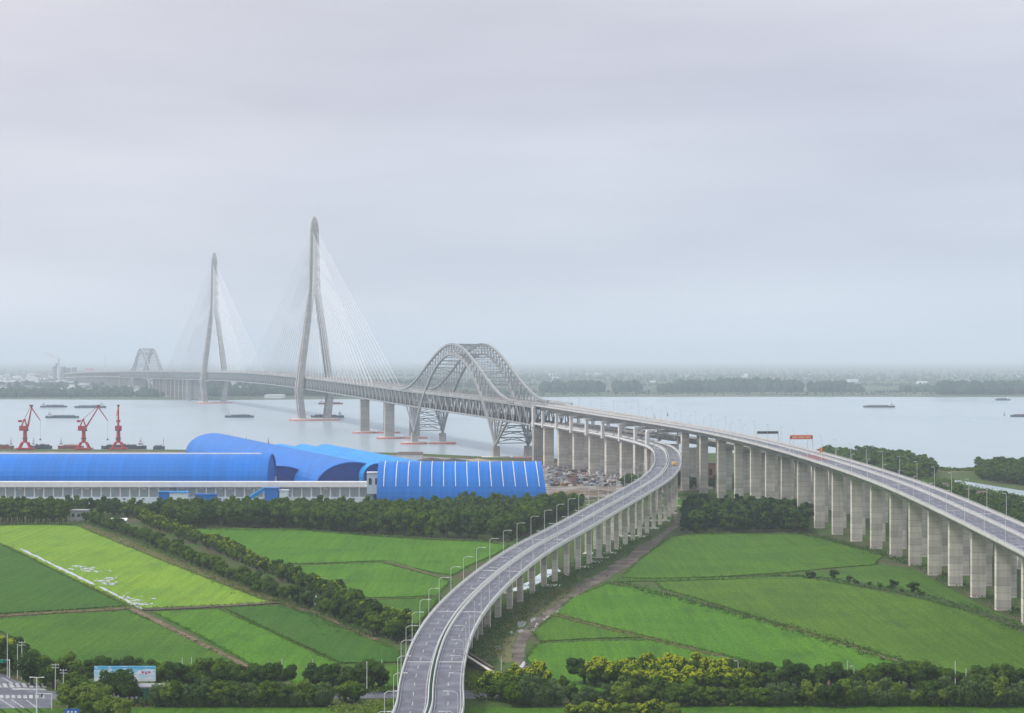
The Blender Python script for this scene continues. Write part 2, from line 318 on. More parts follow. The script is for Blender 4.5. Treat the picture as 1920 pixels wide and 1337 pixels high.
M['soil'] = mat('bare_soil', (.20, .145, .095), (.13, .095, .065), scale=.3, rough=.95, bump=.2, spec=.1)
M['mud'] = mat('mud_track', (.10, .078, .062), (.065, .052, .042), scale=.35, rough=.8, bump=.25, c3=(.15, .13, .10), s3=.1)
M['yard'] = mat('scrap_yard_soil', (.21, .165, .135), (.12, .10, .085), scale=.12, rough=.95, bump=.4, c3=(.28, .26, .24), s3=.05)
M['worn_shade_g'] = mat('worn_ground', (.05, .085, .025), (.12, .10, .07), scale=.12, rough=.95, bump=.3, c3=(.045, .07, .022), s3=.06, spec=.1)  # soil and grass mix, also painting in shade below the viaduct
M['straw'] = mat('dry_verge', (.16, .15, .07), (.09, .10, .04), scale=.6, rough=.95, spec=.1)
M['far'] = mat('far_farmland', (.035, .065, .03), (.075, .11, .05), scale=.004, rough=.95, c3=(.13, .13, .10), s3=.0022, spec=.05)
M['r_lime'] = rice('young_lime_rice', (.130, .245, .018), (.165, .275, .018), 25, (.10, .21, .018))
M['r_dark'] = rice('deep_green_rice', (.030, .096, .006), (.042, .115, .007), 25, (.036, .088, .009))
M['r_mid'] = rice('mid_green_rice', (.044, .118, .005), (.062, .145, .006), 60, (.034, .092, .007))
M['r_bri'] = rice('bright_green_rice', (.050, .145, .005), (.070, .175, .006), 10, (.038, .112, .007))
M['r_olv'] = rice('olive_green_rice', (.052, .118, .006), (.074, .146, .008), -40, (.042, .094, .008))
M['r_weed'] = rice('weedy_meadow', (.046, .115, .011), (.068, .142, .014), 0, (.038, .09, .016))
M['blue'] = sheet('blue_sheet_steel', (.003, .165, .60), (.003, .14, .51))
M['blue_l'] = sheet('light_blue_sheet', (.008, .28, .70), (.008, .24, .60))
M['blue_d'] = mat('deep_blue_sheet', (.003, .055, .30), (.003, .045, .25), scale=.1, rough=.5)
M['white'] = mat('white_sheet', (.78, .79, .80), (.66, .68, .69), scale=.2, rough=.6)
M['palewall'] = mat('pale_blue_wall', (.62, .71, .76), (.52, .62, .68), scale=.15, rough=.8, stretch=(1, 1, .3))
M['red'] = mat('crane_red', (.50, .035, .05), (.38, .03, .045), scale=.4, rough=.5)
M['salmon'] = mat('faded_red_fender', (.62, .14, .10), (.5, .12, .09), scale=.4, rough=.7)
M['dark'] = flat('dark_hull', (.035, .045, .06)); M['navy'] = flat('slate_hull', (.05, .075, .11)); M['rust'] = flat('rust_hull', (.22, .06, .045))
M['cargo'] = mat('coal_cargo', (.06, .06, .062), (.035, .035, .037), scale=.3); M['sand'] = mat('sand_cargo', (.36, .30, .22), (.3, .25, .18), scale=.3)
M['glass'] = mat('window_glass', (.03, .04, .05), (.02, .03, .04), rough=.15, spec=.6)
M['bark'] = mat('bark', (.10, .08, .06), (.06, .05, .04), scale=1.5, rough=.95)
M['L_mid'] = leaf_mat('leaves_mid', (.036, .085, .012), (.135, .215, .026))
M['L_dark'] = leaf_mat('leaves_dark', (.024, .060, .016), (.085, .150, .026))
M['L_blue'] = leaf_mat('leaves_pine', (.013, .040, .018), (.026, .062, .024))
M['L_will'] = leaf_mat('leaves_willow', (.085, .145, .048), (.12, .19, .062))
M['L_lite'] = leaf_mat('leaves_fresh', (.12, .19, .030), (.18, .25, .04))
M['L_yel'] = leaf_mat('blossom_yellow', (.38, .40, .02), (.20, .27, .02), .2)
M['L_weed'] = leaf_mat('weeds', (.055, .115, .028), (.10, .17, .04))
M['L_tan'] = leaf_mat('dry_weeds', (.22, .21, .09), (.14, .18, .05))
M['L_rice'] = leaf_mat('rice_tufts', (.055, .15, .008), (.085, .19, .012))
# ------------------------------------------------------------------ the setting: water, land, fields
def struct(name, mb, m, kind='structure'):
    return tag(mb.build(name, m), kind=kind)
LIM = 60000.0
struct('river_water', MB().quad((-LIM, 300, 0), (LIM, 300, 0), (LIM, LIM, 0), (-LIM, LIM, 0)), M['water'])
# near bank: one sheet down to the shoreline, its edge sloping under water
shore = [(-700, 842), (-100, 842), (330, 843), (560, 846), (760, 849), (1010, 861), (1120, 858), (1250, 849), (1400, 850), (1540, 852), (1660, 860), (1740, 872), (1790, 878), (1835, 875), (1880, 872), (1930, 876), (2100, 888), (2400, 900)]
top = [W(x, y, 2.0) for x, y in shore]
mb = MB(); low = []
for p in top: low.append(p + Vector((0, 9, -4)))
poly = [(-1800, 60)] + [(p.x, p.y) for p in top] + [(2600, 60)]
n = len(mb.v); mb.v += [(x, y, 2.0) for x, y in poly]; mb.f.append(tuple(range(len(poly) - 1, -1, -1)))
for i in range(len(top) - 1): mb.quad(top[i], top[i + 1], low[i + 1], low[i])
struct('near_bank_ground', mb, M['grass'])
fs = [(-900, 747), (-200, 747), (150, 747.5), (420, 748.5), (640, 747), (900, 744), (1100, 742.5), (1500, 742.5), (1920, 743), (2800, 744)]
ft = [W(x, y, 2.0) for x, y in fs]; mb = MB()
poly = [(-LIM * .9, ft[0].y)] + [(p.x, p.y) for p in ft] + [(LIM * .9, ft[-1].y), (LIM * .9, LIM * .95), (-LIM * .9, LIM * .95)]
mb.v += [(x, y, 2.0) for x, y in poly]; mb.f.append(tuple(range(len(poly))))
for i in range(len(ft) - 1): mb.quad(ft[i] + Vector((0, -12, -3)), ft[i + 1] + Vector((0, -12, -3)), ft[i + 1], ft[i])
struct('far_bank_ground', mb, M['far'])

def field(name, pts, m, h=.35, z=2.0, inset=0.0):
    p = [W(x, y, z) for x, y in pts]; c = sum(p, Vector()) / len(p)
    if inset: p = [q + (c - q).normalized() * inset for q in p]
    return struct(name, MB().prism([(q.x, q.y) for q in p], z - .3, z + h), m)
FI = [
 ('lime_rice_field', [(0, 987), (70, 984), (145, 987), (200, 1010), (330, 1062), (420, 1098), (508, 1131), (268, 1142), (240, 1133), (120, 1078), (20, 1028), (-60, 1000)], 'r_lime', .30),
 ('rice_field', [(-120, 990), (0, 1021), (60, 1050), (130, 1085), (236, 1137), (100, 1146), (-120, 1158)], 'r_dark', .40),
 ('rice_field', [(-40, 1166), (100, 1153), (243, 1147), (335, 1190), (440, 1243), (420, 1262), (250, 1262), (90, 1240), (30, 1200)], 'r_mid', .38),
 ('rice_field', [(288, 1148), (408, 1143), (500, 1183), (590, 1226), (640, 1248), (600, 1290), (560, 1285), (470, 1246), (380, 1196)], 'r_bri', .34),
 ('rice_field', [(420, 1141), (523, 1136), (600, 1160), (690, 1197), (748, 1222), (756, 1243), (640, 1245), (560, 1208), (480, 1170)], 'r_dark', .42),
 ('rice_field', [(648, 1251), (756, 1247), (752, 1289), (735, 1291), (700, 1289), (650, 1290)], 'r_mid', .36),
 ('rice_field', [(350, 993), (450, 991), (560, 994), (660, 1004), (780, 1012), (900, 1017), (955, 1024), (930, 1040), (880, 1062), (850, 1080), (800, 1072), (722, 1052), (600, 1057), (505, 1059), (420, 1026)], 'r_bri', .36),
 ('rice_field', [(512, 1063), (640, 1058), (716, 1056), (830, 1086), (845, 1092), (820, 1118), (740, 1121), (660, 1122), (580, 1092)], 'r_bri', .30),
 ('rice_field', [(672, 1126), (760, 1124), (826, 1121), (790, 1164), (765, 1188), (720, 1160)], 'r_mid', .38),
 ('rice_field', [(1256, 1008), (1330, 1001), (1420, 1003), (1500, 1003), (1545, 1012), (1600, 1028), (1660, 1040), (1640, 1060), (1560, 1066), (1470, 1075), (1340, 1083), (1220, 1086), (1165, 1083), (1205, 1046)], 'r_mid', .40),
 ('rice_field', [(1140, 1096), (1210, 1104), (1300, 1130), (1410, 1160), (1500, 1186), (1600, 1217), (1690, 1247), (1600, 1262), (1450, 1252), (1330, 1222), (1230, 1199), (1120, 1172), (1040, 1152), (1072, 1122)], 'r_bri', .38),
 ('rice_field', [(1036, 1156), (1120, 1177), (1205, 1196), (1100, 1199), (1010, 1204), (998, 1186)], 'r_mid', .34),
 ('rice_field', [(1008, 1208), (1110, 1203), (1228, 1202), (1330, 1228), (1440, 1256), (1300, 1290), (1150, 1300), (1080, 1296), (1010, 1262), (984, 1236)], 'r_bri', .32),
 ('rice_field', [(1232, 1092), (1360, 1088), (1480, 1084), (1530, 1087), (1640, 1108), (1740, 1128), (1860, 1160), (1980, 1205), (2060, 1290), (1900, 1280), (1740, 1254), (1600, 1211), (1450, 1168), (1330, 1130), (1240, 1104)], 'r_olv', .40),
]
for nme, pts, m, h in FI: field(nme, pts, M[m], h, inset=.8)
field('meadow', [(1480, 1080), (1570, 1068), (1660, 1058), (1720, 1070), (1790, 1110), (1870, 1150), (1960, 1190), (1960, 1198), (1850, 1152), (1730, 1116), (1640, 1100), (1540, 1084)], M['r_weed'], .2)
field('meadow', [(1180, 939), (1290, 934), (1350, 940), (1370, 952), (1330, 953), (1190, 952)], M['r_bri'], .2)
field('lawn', [(-60, 1329), (250, 1327), (460, 1325), (700, 1327), (760, 1323), (760, 1400), (-60, 1400)], M['r_mid'], .1)
field('lawn', [(880, 1326), (1100, 1330), (1300, 1325), (1960, 1323), (2000, 1400), (880, 1400)], M['r_mid'], .1)
field('yard_ground', [(700, 858), (1010, 868), (1180, 866), (1330, 868), (1400, 905), (1330, 918), (1230, 925), (1160, 936), (1020, 944), (700, 946)], M['yard'], .06)
field('quay_ground', [(-300, 846), (330, 847), (740, 853), (1000, 866), (700, 900), (700, 955), (-300, 950)], M['yard'], .04)

def ribbon(name, pts, w, m, h=.1, z=2.0, kind='structure', step=6, jit=0):
    P = Path([tuple(W(x, y, z)) for x, y in sorted(pts, key=lambda q: -q[1])] if pts[0] != pts[-1] and jit != -1 else [tuple(W(x, y, z)) for x, y in pts], step)
    mb = MB(); fr = P.frames(0, P.L, step); n0 = 0
    r = random.Random(len(name) + int(P.L)); vs_ = []
    for p, q in fr:
        a = w / 2 * (1 + r.uniform(-jit, jit) if jit > 0 else 1); vs_.append((p - q * a, p + q * a))
    for i in range(len(vs_) - 1):
        a, b = vs_[i]; c, d = vs_[i + 1]; u = Vector((0, 0, h)); mb.quad(a + u, b + u, d + u, c + u)
        mb.quad(a - u, a + u, c + u, c - u); mb.quad(b + u, b - u, d - u, d + u)
    return struct(name, mb, m, kind)
ribbon('dirt_path', [(243, 1140), (300, 1168), (380, 1210), (462, 1252)], 3.2, M['soil'], .14, jit=.25)
ribbon('dirt_path', [(528, 1129), (600, 1153), (660, 1182), (705, 1200)], 2.6, M['soil'], .14, jit=.25)
ribbon('field_bank', [(-60, 1161), (60, 1152), (150, 1147), (246, 1141)], 3.4, M['soil'], .30, jit=.25)
ribbon('field_bank', [(268, 1145), (400, 1138.5), (526, 1131)], 4.0, M['mud'], .5, jit=.3)
ribbon('field_bank', [(160, 986), (260, 1028), (380, 1075), (515, 1127)], 5.5, M['straw'], .35, jit=.4)
ribbon('irrigation_ditch', [(722, 1053), (770, 1066), (838, 1088)], 1.5, M['straw'], .36)
ribbon('irrigation_ditch', [(668, 1124), (760, 1122.5), (826, 1119)], 1.4, M['straw'], .30)
ribbon('grassy_bund', [(1150, 1093), (1260, 1122), (1440, 1168), (1560, 1204), (1720, 1253)], 2.6, M['straw'], .36, jit=.5)
ribbon('grassy_bund', [(1035, 1153), (1120, 1174.5), (1215, 1198), (1340, 1230), (1440, 1254)], 1.6, M['straw'], .32, jit=.4)
ribbon('grassy_bund', [(1160, 1089), (1240, 1089), (1340, 1086), (1480, 1080), (1560, 1084)], 6, M['r_weed'], .5, jit=.4)
ribbon('grassy_bund', [(1500, 1082), (1600, 1095), (1720, 1117), (1830, 1148), (1940, 1190)], 6, M['bank'], .5, jit=.4)
ribbon('mud_track', [(985, 1262), (974, 1237), (972, 1215), (985, 1190), (1015, 1160), (1060, 1128), (1100, 1100), (1150, 1070), (1200, 1035), (1240, 1005), (1272, 978), (1262, 962)], 4.6, M['mud'], .12, jit=.15)
ribbon('mud_track', [(1085, 1104), (1140, 1075), (1195, 1040), (1225, 1015)], 9, M['mud'], .10, jit=.3)
ribbon('service_road', [(1190, 951), (1290, 949)], 4, M['conc_l'], .12)
ribbon('verge', [(880, 1250), (900, 1205), (950, 1160), (1020, 1115), (1100, 1065), (1180, 1015), (1250, 968)], 15, M['bank'], .06, jit=.2)
field('weedy_wet_ground', [(925, 1215), (950, 1165), (990, 1135), (1060, 1100), (1090, 1105), (1030, 1140), (985, 1170), (962, 1205), (966, 1240), (940, 1245)], M['straw'], .05)
ribbon('worn_ground', [(1935, 1182), (1862, 1142), (1774, 1098), (1692, 1060), (1617, 1029), (1546, 1001)], 17, M['worn_shade_g'], .05, jit=.25)  # soil patches by the piers; the strip also paints shade under the deck
# standing water and wet plastic between the viaduct and the track
def puddle(pts, name='puddle', m='pond', h=.10, z=2.0):
    r = random.Random(int(pts[0][0] * 7)); P = []
    for i in range(len(pts)):
        a, b = pts[i], pts[(i + 1) % len(pts)]
        for t in (0, .33, .66): P.append((a[0] + (b[0] - a[0]) * t + r.uniform(-1, 1) * 1.2, a[1] + (b[1] - a[1]) * t + r.uniform(-.5, .5) * .8))
    return field(name, P, M[m], h, z)
for pts in ([(968, 1168), (984, 1162), (986, 1172), (972, 1178)], [(970, 1183), (980, 1180), (982, 1185), (972, 1187)], [(954, 1186), (961, 1182), (962, 1190), (956, 1192)],
            [(994, 1162), (1003, 1158), (1004, 1163), (996, 1168)], [(928, 1213), (938, 1210), (940, 1216), (930, 1218)], [(996, 1184), (1006, 1168), (1010, 1169), (1001, 1184)],
            [(1018, 1161), (1030, 1153), (1032, 1156), (1020, 1164)], [(1040, 1149), (1052, 1138), (1056, 1139), (1044, 1151)], [(1061, 1135), (1078, 1124), (1080, 1126), (1064, 1137)], [(974, 1250), (984, 1238), (986, 1244), (978, 1254)]):
    puddle(pts, h=.16)
for pts in ([(952, 1107), (975, 1100), (1000, 1085), (1020, 1070), (1045, 1066), (1052, 1071), (1035, 1078), (1010, 1094), (985, 1106), (955, 1110)],):
    puddle(pts, 'plastic_sheeting', 'palewall', .2)
r = random.Random(3)
for x, y, w in ((1035, 1098, 18), (1100, 1063, 14), (1115, 1053, 14), (1128, 1045, 15), (1142, 1037, 15), (1158, 1029, 13), (1103, 1037, 10), (1118, 1044, 9)):
    puddle([(x - w, y + 1), (x - w * .3, y - 1.6), (x + w, y - 1.5), (x + w * .8, y + 2), (x - w * .4, y + 2.2)], 'concrete_footing_slab', 'conc_l', .22)
# flooded margin of the lime field
r = random.Random(12)
for k in range(46):
    f_ = r.random(); x = 42 + 222 * f_; y = float(np.interp(x, [42, 80, 130, 190, 262], [1032, 1050, 1075, 1103, 1140])) + r.uniform(-1, 1); w = r.uniform(5, 13)
    puddle([(x - w, y - w * .47), (x - w * .2, y - w * .2 - .8), (x + w, y + w * .45), (x + w * .2, y + w * .2 + r.uniform(.6, 1.8))], h=.40 + k * .002)
r = random.Random(11)
for k in range(95):
    cx_, cy_2, sx_, sy_ = ((176, 1070, 20, 5), (196, 1087, 17, 6), (205, 1094, 12, 4), (248, 1124, 20, 7), (262, 1134, 14, 4), (150, 1066, 16, 5))[k % 6]
    x = r.gauss(cx_, sx_ * .6); y = r.gauss(cy_2, sy_ * .6); w = r.uniform(1.2, 6.5); h_ = r.uniform(.3, 1.1)
    puddle([(x - w, y), (x - w * .3, y - h_), (x + w, y - h_ * .3), (x + w * .6, y + h_)], h=.36 + k * .002)
# pond beyond the viaduct
field('inlet_water', [(1758, 900), (1800, 901), (1850, 909), (1910, 919), (2000, 928), (2000, 938), (1905, 931), (1845, 925), (1800, 916), (1772, 908)], M['water'], .04)
field('spit_ground', [(1745, 876), (1790, 880), (1835, 878), (1835, 884), (1790, 886), (1750, 883)], M['straw'], .05)
# ------------------------------------------------------------------ roads at the bottom left
field('road', [(-160, 1294), (90, 1296), (760, 1294), (1100, 1295), (2100, 1290), (2100, 1308), (1100, 1312), (760, 1309), (95, 1312), (-160, 1316)], M['asph'], .06)
field('junction_asphalt', [(-160, 1262), (5, 1262), (30, 1277), (60, 1284), (92, 1296), (98, 1318), (84, 1345), (82, 1420), (-160, 1420)], M['asph'], .08)
mb = MB()
def mark(a, b, c, d, z=2.10): mb.quad(*[W(x, y, z) for x, y in (a, b, c, d)])
for i in range(9): mark((-20 + i * 12, 1281), (-13 + i * 12, 1281), (-8 + i * 12, 1289), (-16 + i * 12, 1289))
for i in range(8): mark((0 + i * 11, 1303), (6 + i * 11, 1303), (7 + i * 11, 1309), (0 + i * 11, 1309))
for (x0, y0, x1, y1) in ((0, 1311, 40, 1337), (20, 1311, 62, 1340), (-30, 1311, 10, 1337), (48, 1312, 78, 1335)): mark((x0, y0), (x0 + 2.5, y0), (x1 + 3, y1), (x1, y1))
mark((22, 1290), (84, 1291), (88, 1294), (24, 1293))
mark((2, 1270), (5, 1270), (26, 1281), (22, 1281))
struct('painted_markings', mb, M['worn'])

# ------------------------------------------------------------------ viaducts
def zramp(d): return float(np.interp(d, [430, 520, 600, 701, 780, 849, 970, 1112, 1250, 1380, 1480, 1577, 1700, 1827], [8.0, 8.6, 10.0, 12.4, 15.4, 18.2, 22, 26.3, 29.5, 32, 34, 36, 38.2, 40.5]))
Lc = [(743, 1337), (745.7, 1291.5), (755, 1256), (768.8, 1218), (782, 1188.6), (809, 1148), (850, 1104.6), (893, 1069.4), (942, 1035.5), (991, 1010), (1050, 981), (1102, 952), (1151, 925), (1188, 905.6), (1215, 888.5), (1228, 871)]
Rc = [(867.6, 1337), (867.6, 1305), (869, 1251), (876, 1213), (893, 1175), (915, 1142.5), (945, 1107), (980, 1077.5), (1018, 1046), (1058.6, 1018), (1099, 996), (1137, 974), (1176, 950), (1220, 925), (1254, 903), (1274, 881)]
def edge_x(C, y): q = sorted((b, a) for a, b in C); return float(np.interp(y, [a for a, _ in q], [b for _, b in q]))
cp = []
for d in (519, 550, 590, 640, 701, 770, 849, 930, 1020, 1110, 1200, 1290):
    z = zramp(d); yl = YH + F * (HC - z - 1.0) / d; yr = YH + F * (HC - z + .6) / d
    cp.append(((X(edge_x(Lc, yl), d) + X(edge_x(Rc, yr), d)) / 2, d, z))
RAMP = Path([(-23.0, 450, zramp(450)), (-23.0, 485, zramp(485))] + cp + [(112.0, 1382, 32), (115.0, 1480, 34), (108.0, 1545, 35.3), (92, 1625, 37), (62, 1727, 38.9), (32, 1827, 40.5), (27, 1845, 40.7)])
HW = Path([(202, 440, 23), (204, 560, 26.3), (205.5, 650, 29.0), (207, 728, 31.2), (207.5, 851, 34.9), (206, 980, 38.4), (197, 1105, 42), (184, 1240, 45), (170, 1352, 47), (146, 1466, 49.5), (95, 1640, 53.5), (41, 1827, 57.5), (37, 1842, 57.7)])
RAIL = Path([(250, 500, 9), (246, 800, 16), (243, 1000, 22.5), (232, 1150, 28), (208, 1310, 33), (168, 1470, 36.5), (110, 1650, 39.4), (50, 1827, 40.7), (46, 1842, 40.8)])

def strip(mb, P, a, b, o0, o1, dz, step=5.0):
    fr = P.frames(a, b, step)
    for i in range(len(fr) - 1):
        (p, r_), (q, s_) = fr[i], fr[i + 1]; u = Vector((0, 0, dz)); mb.quad(p + r_ * o0 + u, p + r_ * o1 + u, q + s_ * o1 + u, q + s_ * o0 + u)
def parapet(P, root, off, a, b, side, h=.95, name='parapet', m='conc_l'):
    mb = MB().sweep(P.frames(a, b), [(off - .22, -.02), (off + .22, -.02), (off + .12, h), (off - .12, h)])
    o = mb.build(name, M[m], root); rb = MB()
    n_ = int((b - a) / 2.5)
    for z in (h + .28, h + .55): rb.sweep(P.frames(a, b), [(off - .05, z - .04), (off + .05, z - .04), (off + .05, z + .04), (off - .05, z + .04)])
    for i in range(n_): rb.frust(P.off(a + i * 2.5, off, h), (.1, .1), P.off(a + i * 2.5, off, h + .58), (.1, .1))
    rb_o = rb.build('railing', M['lamp'], o, rel=False); rb_o.matrix_parent_inverse = parent_inv(root) ; rb_o.matrix_parent_inverse = Matrix.Identity(4)
    return o
def carriageway(P, root, c, hw, a, b, name='carriageway', depth=2.2, lanes=2, lw=3.6, joints=100, gm='conc_l'):
    w = hw
    deck = MB().sweep(P.frames(a, b), [(c - w, -.02), (c - w, -.45), (c - w * .55, -.95), (c - w * .42, -depth), (c + w * .42, -depth), (c + w * .55, -.95), (c + w, -.45), (c + w, -.02)]).build('girder', M[gm], root)
    mb = MB(); strip(mb, P, a, b, c - w + .3, c + w - .3, .01); rd = mb.build(name, M['asph'], root)
    mk = MB(); span = w - 1.0
    for o in (c - span, c + span): strip(mk, P, a, b, o - .11, o + .11, .03)
    k = a
    while k < b - 8:
        for j in range(1, lanes):
            o = c - span + 2 * span * j / lanes; strip(mk, P, k, k + 5.5, o - .12, o + .12, .03)
        k += 14
    tag(mk.build('lane_marking', M['worn'], root), kind='stuff')
    k = a + 37
    while k < b - 10:
        q = MB(); strip(q, P, k, k + .7, c - w + .5, c + w - .5, .04, .35); q.build('expansion_joint', M['conc_l'], root); k += joints
    return deck

# curving ramp
O = Vector((-23, 450, 2))
ramp_root = empty('curved_ramp_viaduct', O, 'curving grey two carriageway ramp viaduct sweeping through the green fields', 'viaduct')
RA, RB = 2.0, RAMP.L
for c, sgn in ((-4.85, -1), (4.85, 1)):
    carriageway(RAMP, ramp_root, c, 4.5, RA, RB, lanes=2)
    for o in (c - 4.28, c + 4.28): parapet(RAMP, ramp_root, o, RA, RB, sgn)
mb = MB()
k = RA
while k < RB: mb.box(RAMP.off(k, 0, .5), (.35, 1.6, 1.0), 0); k += 2.4
tag(mb.build('median_screen', mat('median_hedge', (.02, .07, .045), (.03, .09, .05)), ramp_root), kind='stuff')
rd = [668, 687, 701, 722, 748, 775, 798, 824, 849, 871, 895, 919.6, 945, 969.6, 995, 1017.6, 1043, 1065, 1087, 1112, 1138, 1165, 1192, 1220, 1250, 1280, 1312, 1345, 1380, 1415, 1450, 1485, 1520]
for i, d in enumerate([610, 640] + rd):
    s = RAMP.at_y(d); p, r_ = RAMP.fr(s); rz = math.atan2(r_.y, r_.x)
    for o in (-5.6, 5.6):
        c = p + r_ * o; top_ = c.z - 1.9
        if d < 650 and o < 0: continue
        pm = MB().frust((c.x, c.y, 1.5), (2.3, 1.9), (c.x, c.y, top_ - 1.2), (2.3, 1.9), rz).frust((c.x, c.y, top_ - 1.2), (2.3, 1.9), (c.x, c.y, top_), (3.4, 2.2), rz)
        pm.build('pier', M['conc'], ramp_root)
    if i > 18 and i % 2 == 0: MB().box((p.x, p.y, 2.2), (17, 4, 1.1), rz).build('pile_cap', M['conc_l'], ramp_root)

# highway viaduct
hw_root = empty('highway_viaduct', Vector((204, 560, 2)), 'long straight highway viaduct on tall wide concrete piers at the right', 'viaduct')
HA, HB = 2.0, HW.L
def lane_path(near, far, dz):
    P = []
    for i in range(41):
        t = HW.L * i / 40; p, r_ = HW.fr(t); f = max(0, min(1, (p.y - 1250) / 560)); f = f * f * (3 - 2 * f); q = p + r_ * (near + (far - near) * f); P.append((q.x, q.y, q.z + dz * (1 - f)))
    return Path(P)
NC = lane_path(-11.9, -9.4, 0); RC = lane_path(2.2, 9.3, -1.3)
for P_, w_, ln in ((NC, 6.75, 4), (RC, 5.7, 3)):
    carriageway(P_, hw_root, 0, w_, 1.0, P_.L, depth=3.6, lanes=ln, joints=126, gm='conc_m')
    for o in (-w_ + .25, w_ - .25): parapet(P_, hw_root, o, 1.0, P_.L, 0, 1.0, m='conc_p')
k = -6
while 728 + 41.6 * k < 1515:
    d = 728 + 41.6 * k; s = HW.at_y(d); p, r_ = HW.fr(s); rz = math.atan2(r_.y, r_.x)
    for o in (-10.6, 2.4):
        c = p + r_ * o; top_ = c.z - (3.4 if o < 0 else 4.7); b0 = 1.5
        pm = MB().frust((c.x, c.y, b0), (5.9, 3.2), (c.x, c.y, top_), (5.9, 3.2), rz)
        pm.build('pier', M['conc'], hw_root)
    k += 1
hyb = []
while 728 + 41.6 * k < 1845: hyb.append(728 + 41.6 * k); k += 1
for d in hyb:                                 # frame piers that carry the lower road and the railway inside, the highway on top
    s = HW.at_y(d); p, r_ = HW.fr(s); rz = math.atan2(r_.y, r_.x); zl = zramp(d)
    left = (RAMP.pos(RAMP.at_y(d)) - p).dot(r_) - 8.2
    for o, w in ((left + 4.6, 9.2), (11.5, 10.5)):
        c = p + r_ * o; zz = zl - 2.4
        MB().frust((c.x, c.y, 1.5), (w, 4.6), (c.x, c.y, zz), (w, 4.6), rz).build('pier', M['conc'], hw_root)
    for o in (min(left + 1.1, -17.6), 17.6):
        c = p + r_ * o; q = p + r_ * (o * .84)
        MB().frust((c.x, c.y, zl - 2.3), (2.4, 3.2), (c.x, c.y, c.z - 6.4), (2.4, 3.2), rz).build('pier_column', M['conc_l'], hw_root)
        MB().frust((c.x, c.y, c.z - 6.3), (2.5, 3.4), (q.x, q.y, c.z - 4.1), (9, 3.6), rz).build('pier_cap', M['conc_l'], hw_root)
    a, b = p + r_ * -17.5, p + r_ * 17.5; u = Vector((0, 0, -5.2)); MB().beam(a + u, b + u, 3, 2.2).build('cross_head', M['conc'], hw_root)

# railway viaduct, lower and behind
rl_root = empty('railway_viaduct', Vector((250, 500, 2)), 'lower railway viaduct passing behind the piers of the highway viaduct', 'viaduct')
MB().sweep(RAIL.frames(0, RAIL.L), [(-6, 0), (-6, -.5), (-3.2, -1), (-3, -3.2), (3, -3.2), (3.2, -1), (6, -.5), (6, 0)]).build('girder', M['conc_m'], rl_root)
for o in (-5.8, 5.8): MB().sweep(RAIL.frames(0, RAIL.L), [(o - .12, -.02), (o + .12, -.02), (o + .12, 1.6), (o - .12, 1.6)]).build('noise_wall', M['conc_m'], rl_root)
for d in np.arange(560, 1500, 32.7):
    s = RAIL.at_y(float(d)); p, r_ = RAIL.fr(s); rz = math.atan2(r_.y, r_.x)
    MB().frust((p.x, p.y, 1.5), (5.5, 2.6), (p.x, p.y, p.z - 3.1), (6, 2.8), rz).build('pier', M['conc'], rl_root)

# ------------------------------------------------------------------ river bridges
BR = Path([(41 + .28 * 60, 1827 - 60, 56.2), (41, 1827, 57.5), (0, 1972, 60), (-50, 2145, 62), (-101, 2317, 63.8), (-187, 2649, 67), (-328.6, 3197, 71.5), (-505, 3800, 75), (-684, 4414, 72.5), (-1046, 5500, 66), (-1320, 6350, 60), (-1536, 7000, 54), (-1800, 7800, 42)])
TH = 19.0                                      # depth of the truss below the road
def truss_deck(root, a, b, panel, each, lamps=False):
    fr = BR.frames(a, b, 12)
    MB().sweep(fr, [(-18, -.1), (-18, -1.0), (18, -1.0), (18, -.1)]).build('road_deck', M['conc_m'], root)
    mb = MB(); strip(mb, BR, a, b, -17, -.8, -.05, 12); strip(mb, BR, a, b, .8, 17, -.05, 12); mb.build('road_surface', M['asph'], root)
    for o in (-17.8, -.5, .5, 17.8): MB().sweep(fr, [(o - .15, -.1), (o + .15, -.1), (o + .15, 1.3), (o - .15, 1.3)]).build('parapet', M['conc_m'], root)
    for o in (-18.1, 18.1): MB().sweep(fr, [(o - .05, 1.9), (o + .05, 1.9), (o + .05, 2.7), (o - .05, 2.7)]).build('wind_screen', M['conc_m'], root)
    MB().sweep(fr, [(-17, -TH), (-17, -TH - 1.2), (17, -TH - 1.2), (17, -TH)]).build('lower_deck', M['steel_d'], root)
    for o in (-17, 17):
        for z, nme in ((-1.6, 'top_chord'), (-TH, 'bottom_chord')):
            MB().sweep(fr, [(o - .8, z - .8), (o + .8, z - .8), (o + .8, z + .8), (o - .8, z + .8)]).build(nme, M['steel'], root)
    n = int((b - a) / panel); st = [a + (b - a) * i / n for i in range(n + 1)]
    mv, md, mf = MB(), MB(), MB()
    for side in (-17, 17):
        for i in range(n + 1):
            p = BR.off(st[i], side, -2); q = BR.off(st[i], side, -TH)
            if each: beam_obj('truss_post', p, q, 1.0, 1.0, M['steel'], root)
            else: mv.beam(p, q, 1.1)
            if i < n:
                (u, v) = ((st[i], st[i + 1]) if i % 2 else (st[i + 1], st[i])); p = BR.off(u, side, -2); q = BR.off(v, side, -TH)
                if each: beam_obj('truss_diagonal', p, q, 1.1, .9, M['steel'], root)
                else: md.beam(p, q, 1.2)
    for i in range(n + 1):
        for z in (-2.6, -TH + 1.2): mf.beam(BR.off(st[i], -16.6, z), BR.off(st[i], 16.6, z), 1.0, 1.6)
        mf.beam(BR.off(st[i], -4, -2.6), BR.off(st[i], -4, -TH + .6), .8)
    if not each: tag(mv.build('truss_posts', M['steel'], root), kind='stuff'); tag(md.build('truss_diagonals', M['steel'], root), kind='stuff')
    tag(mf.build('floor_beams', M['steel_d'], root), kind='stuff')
S = BR.at_y
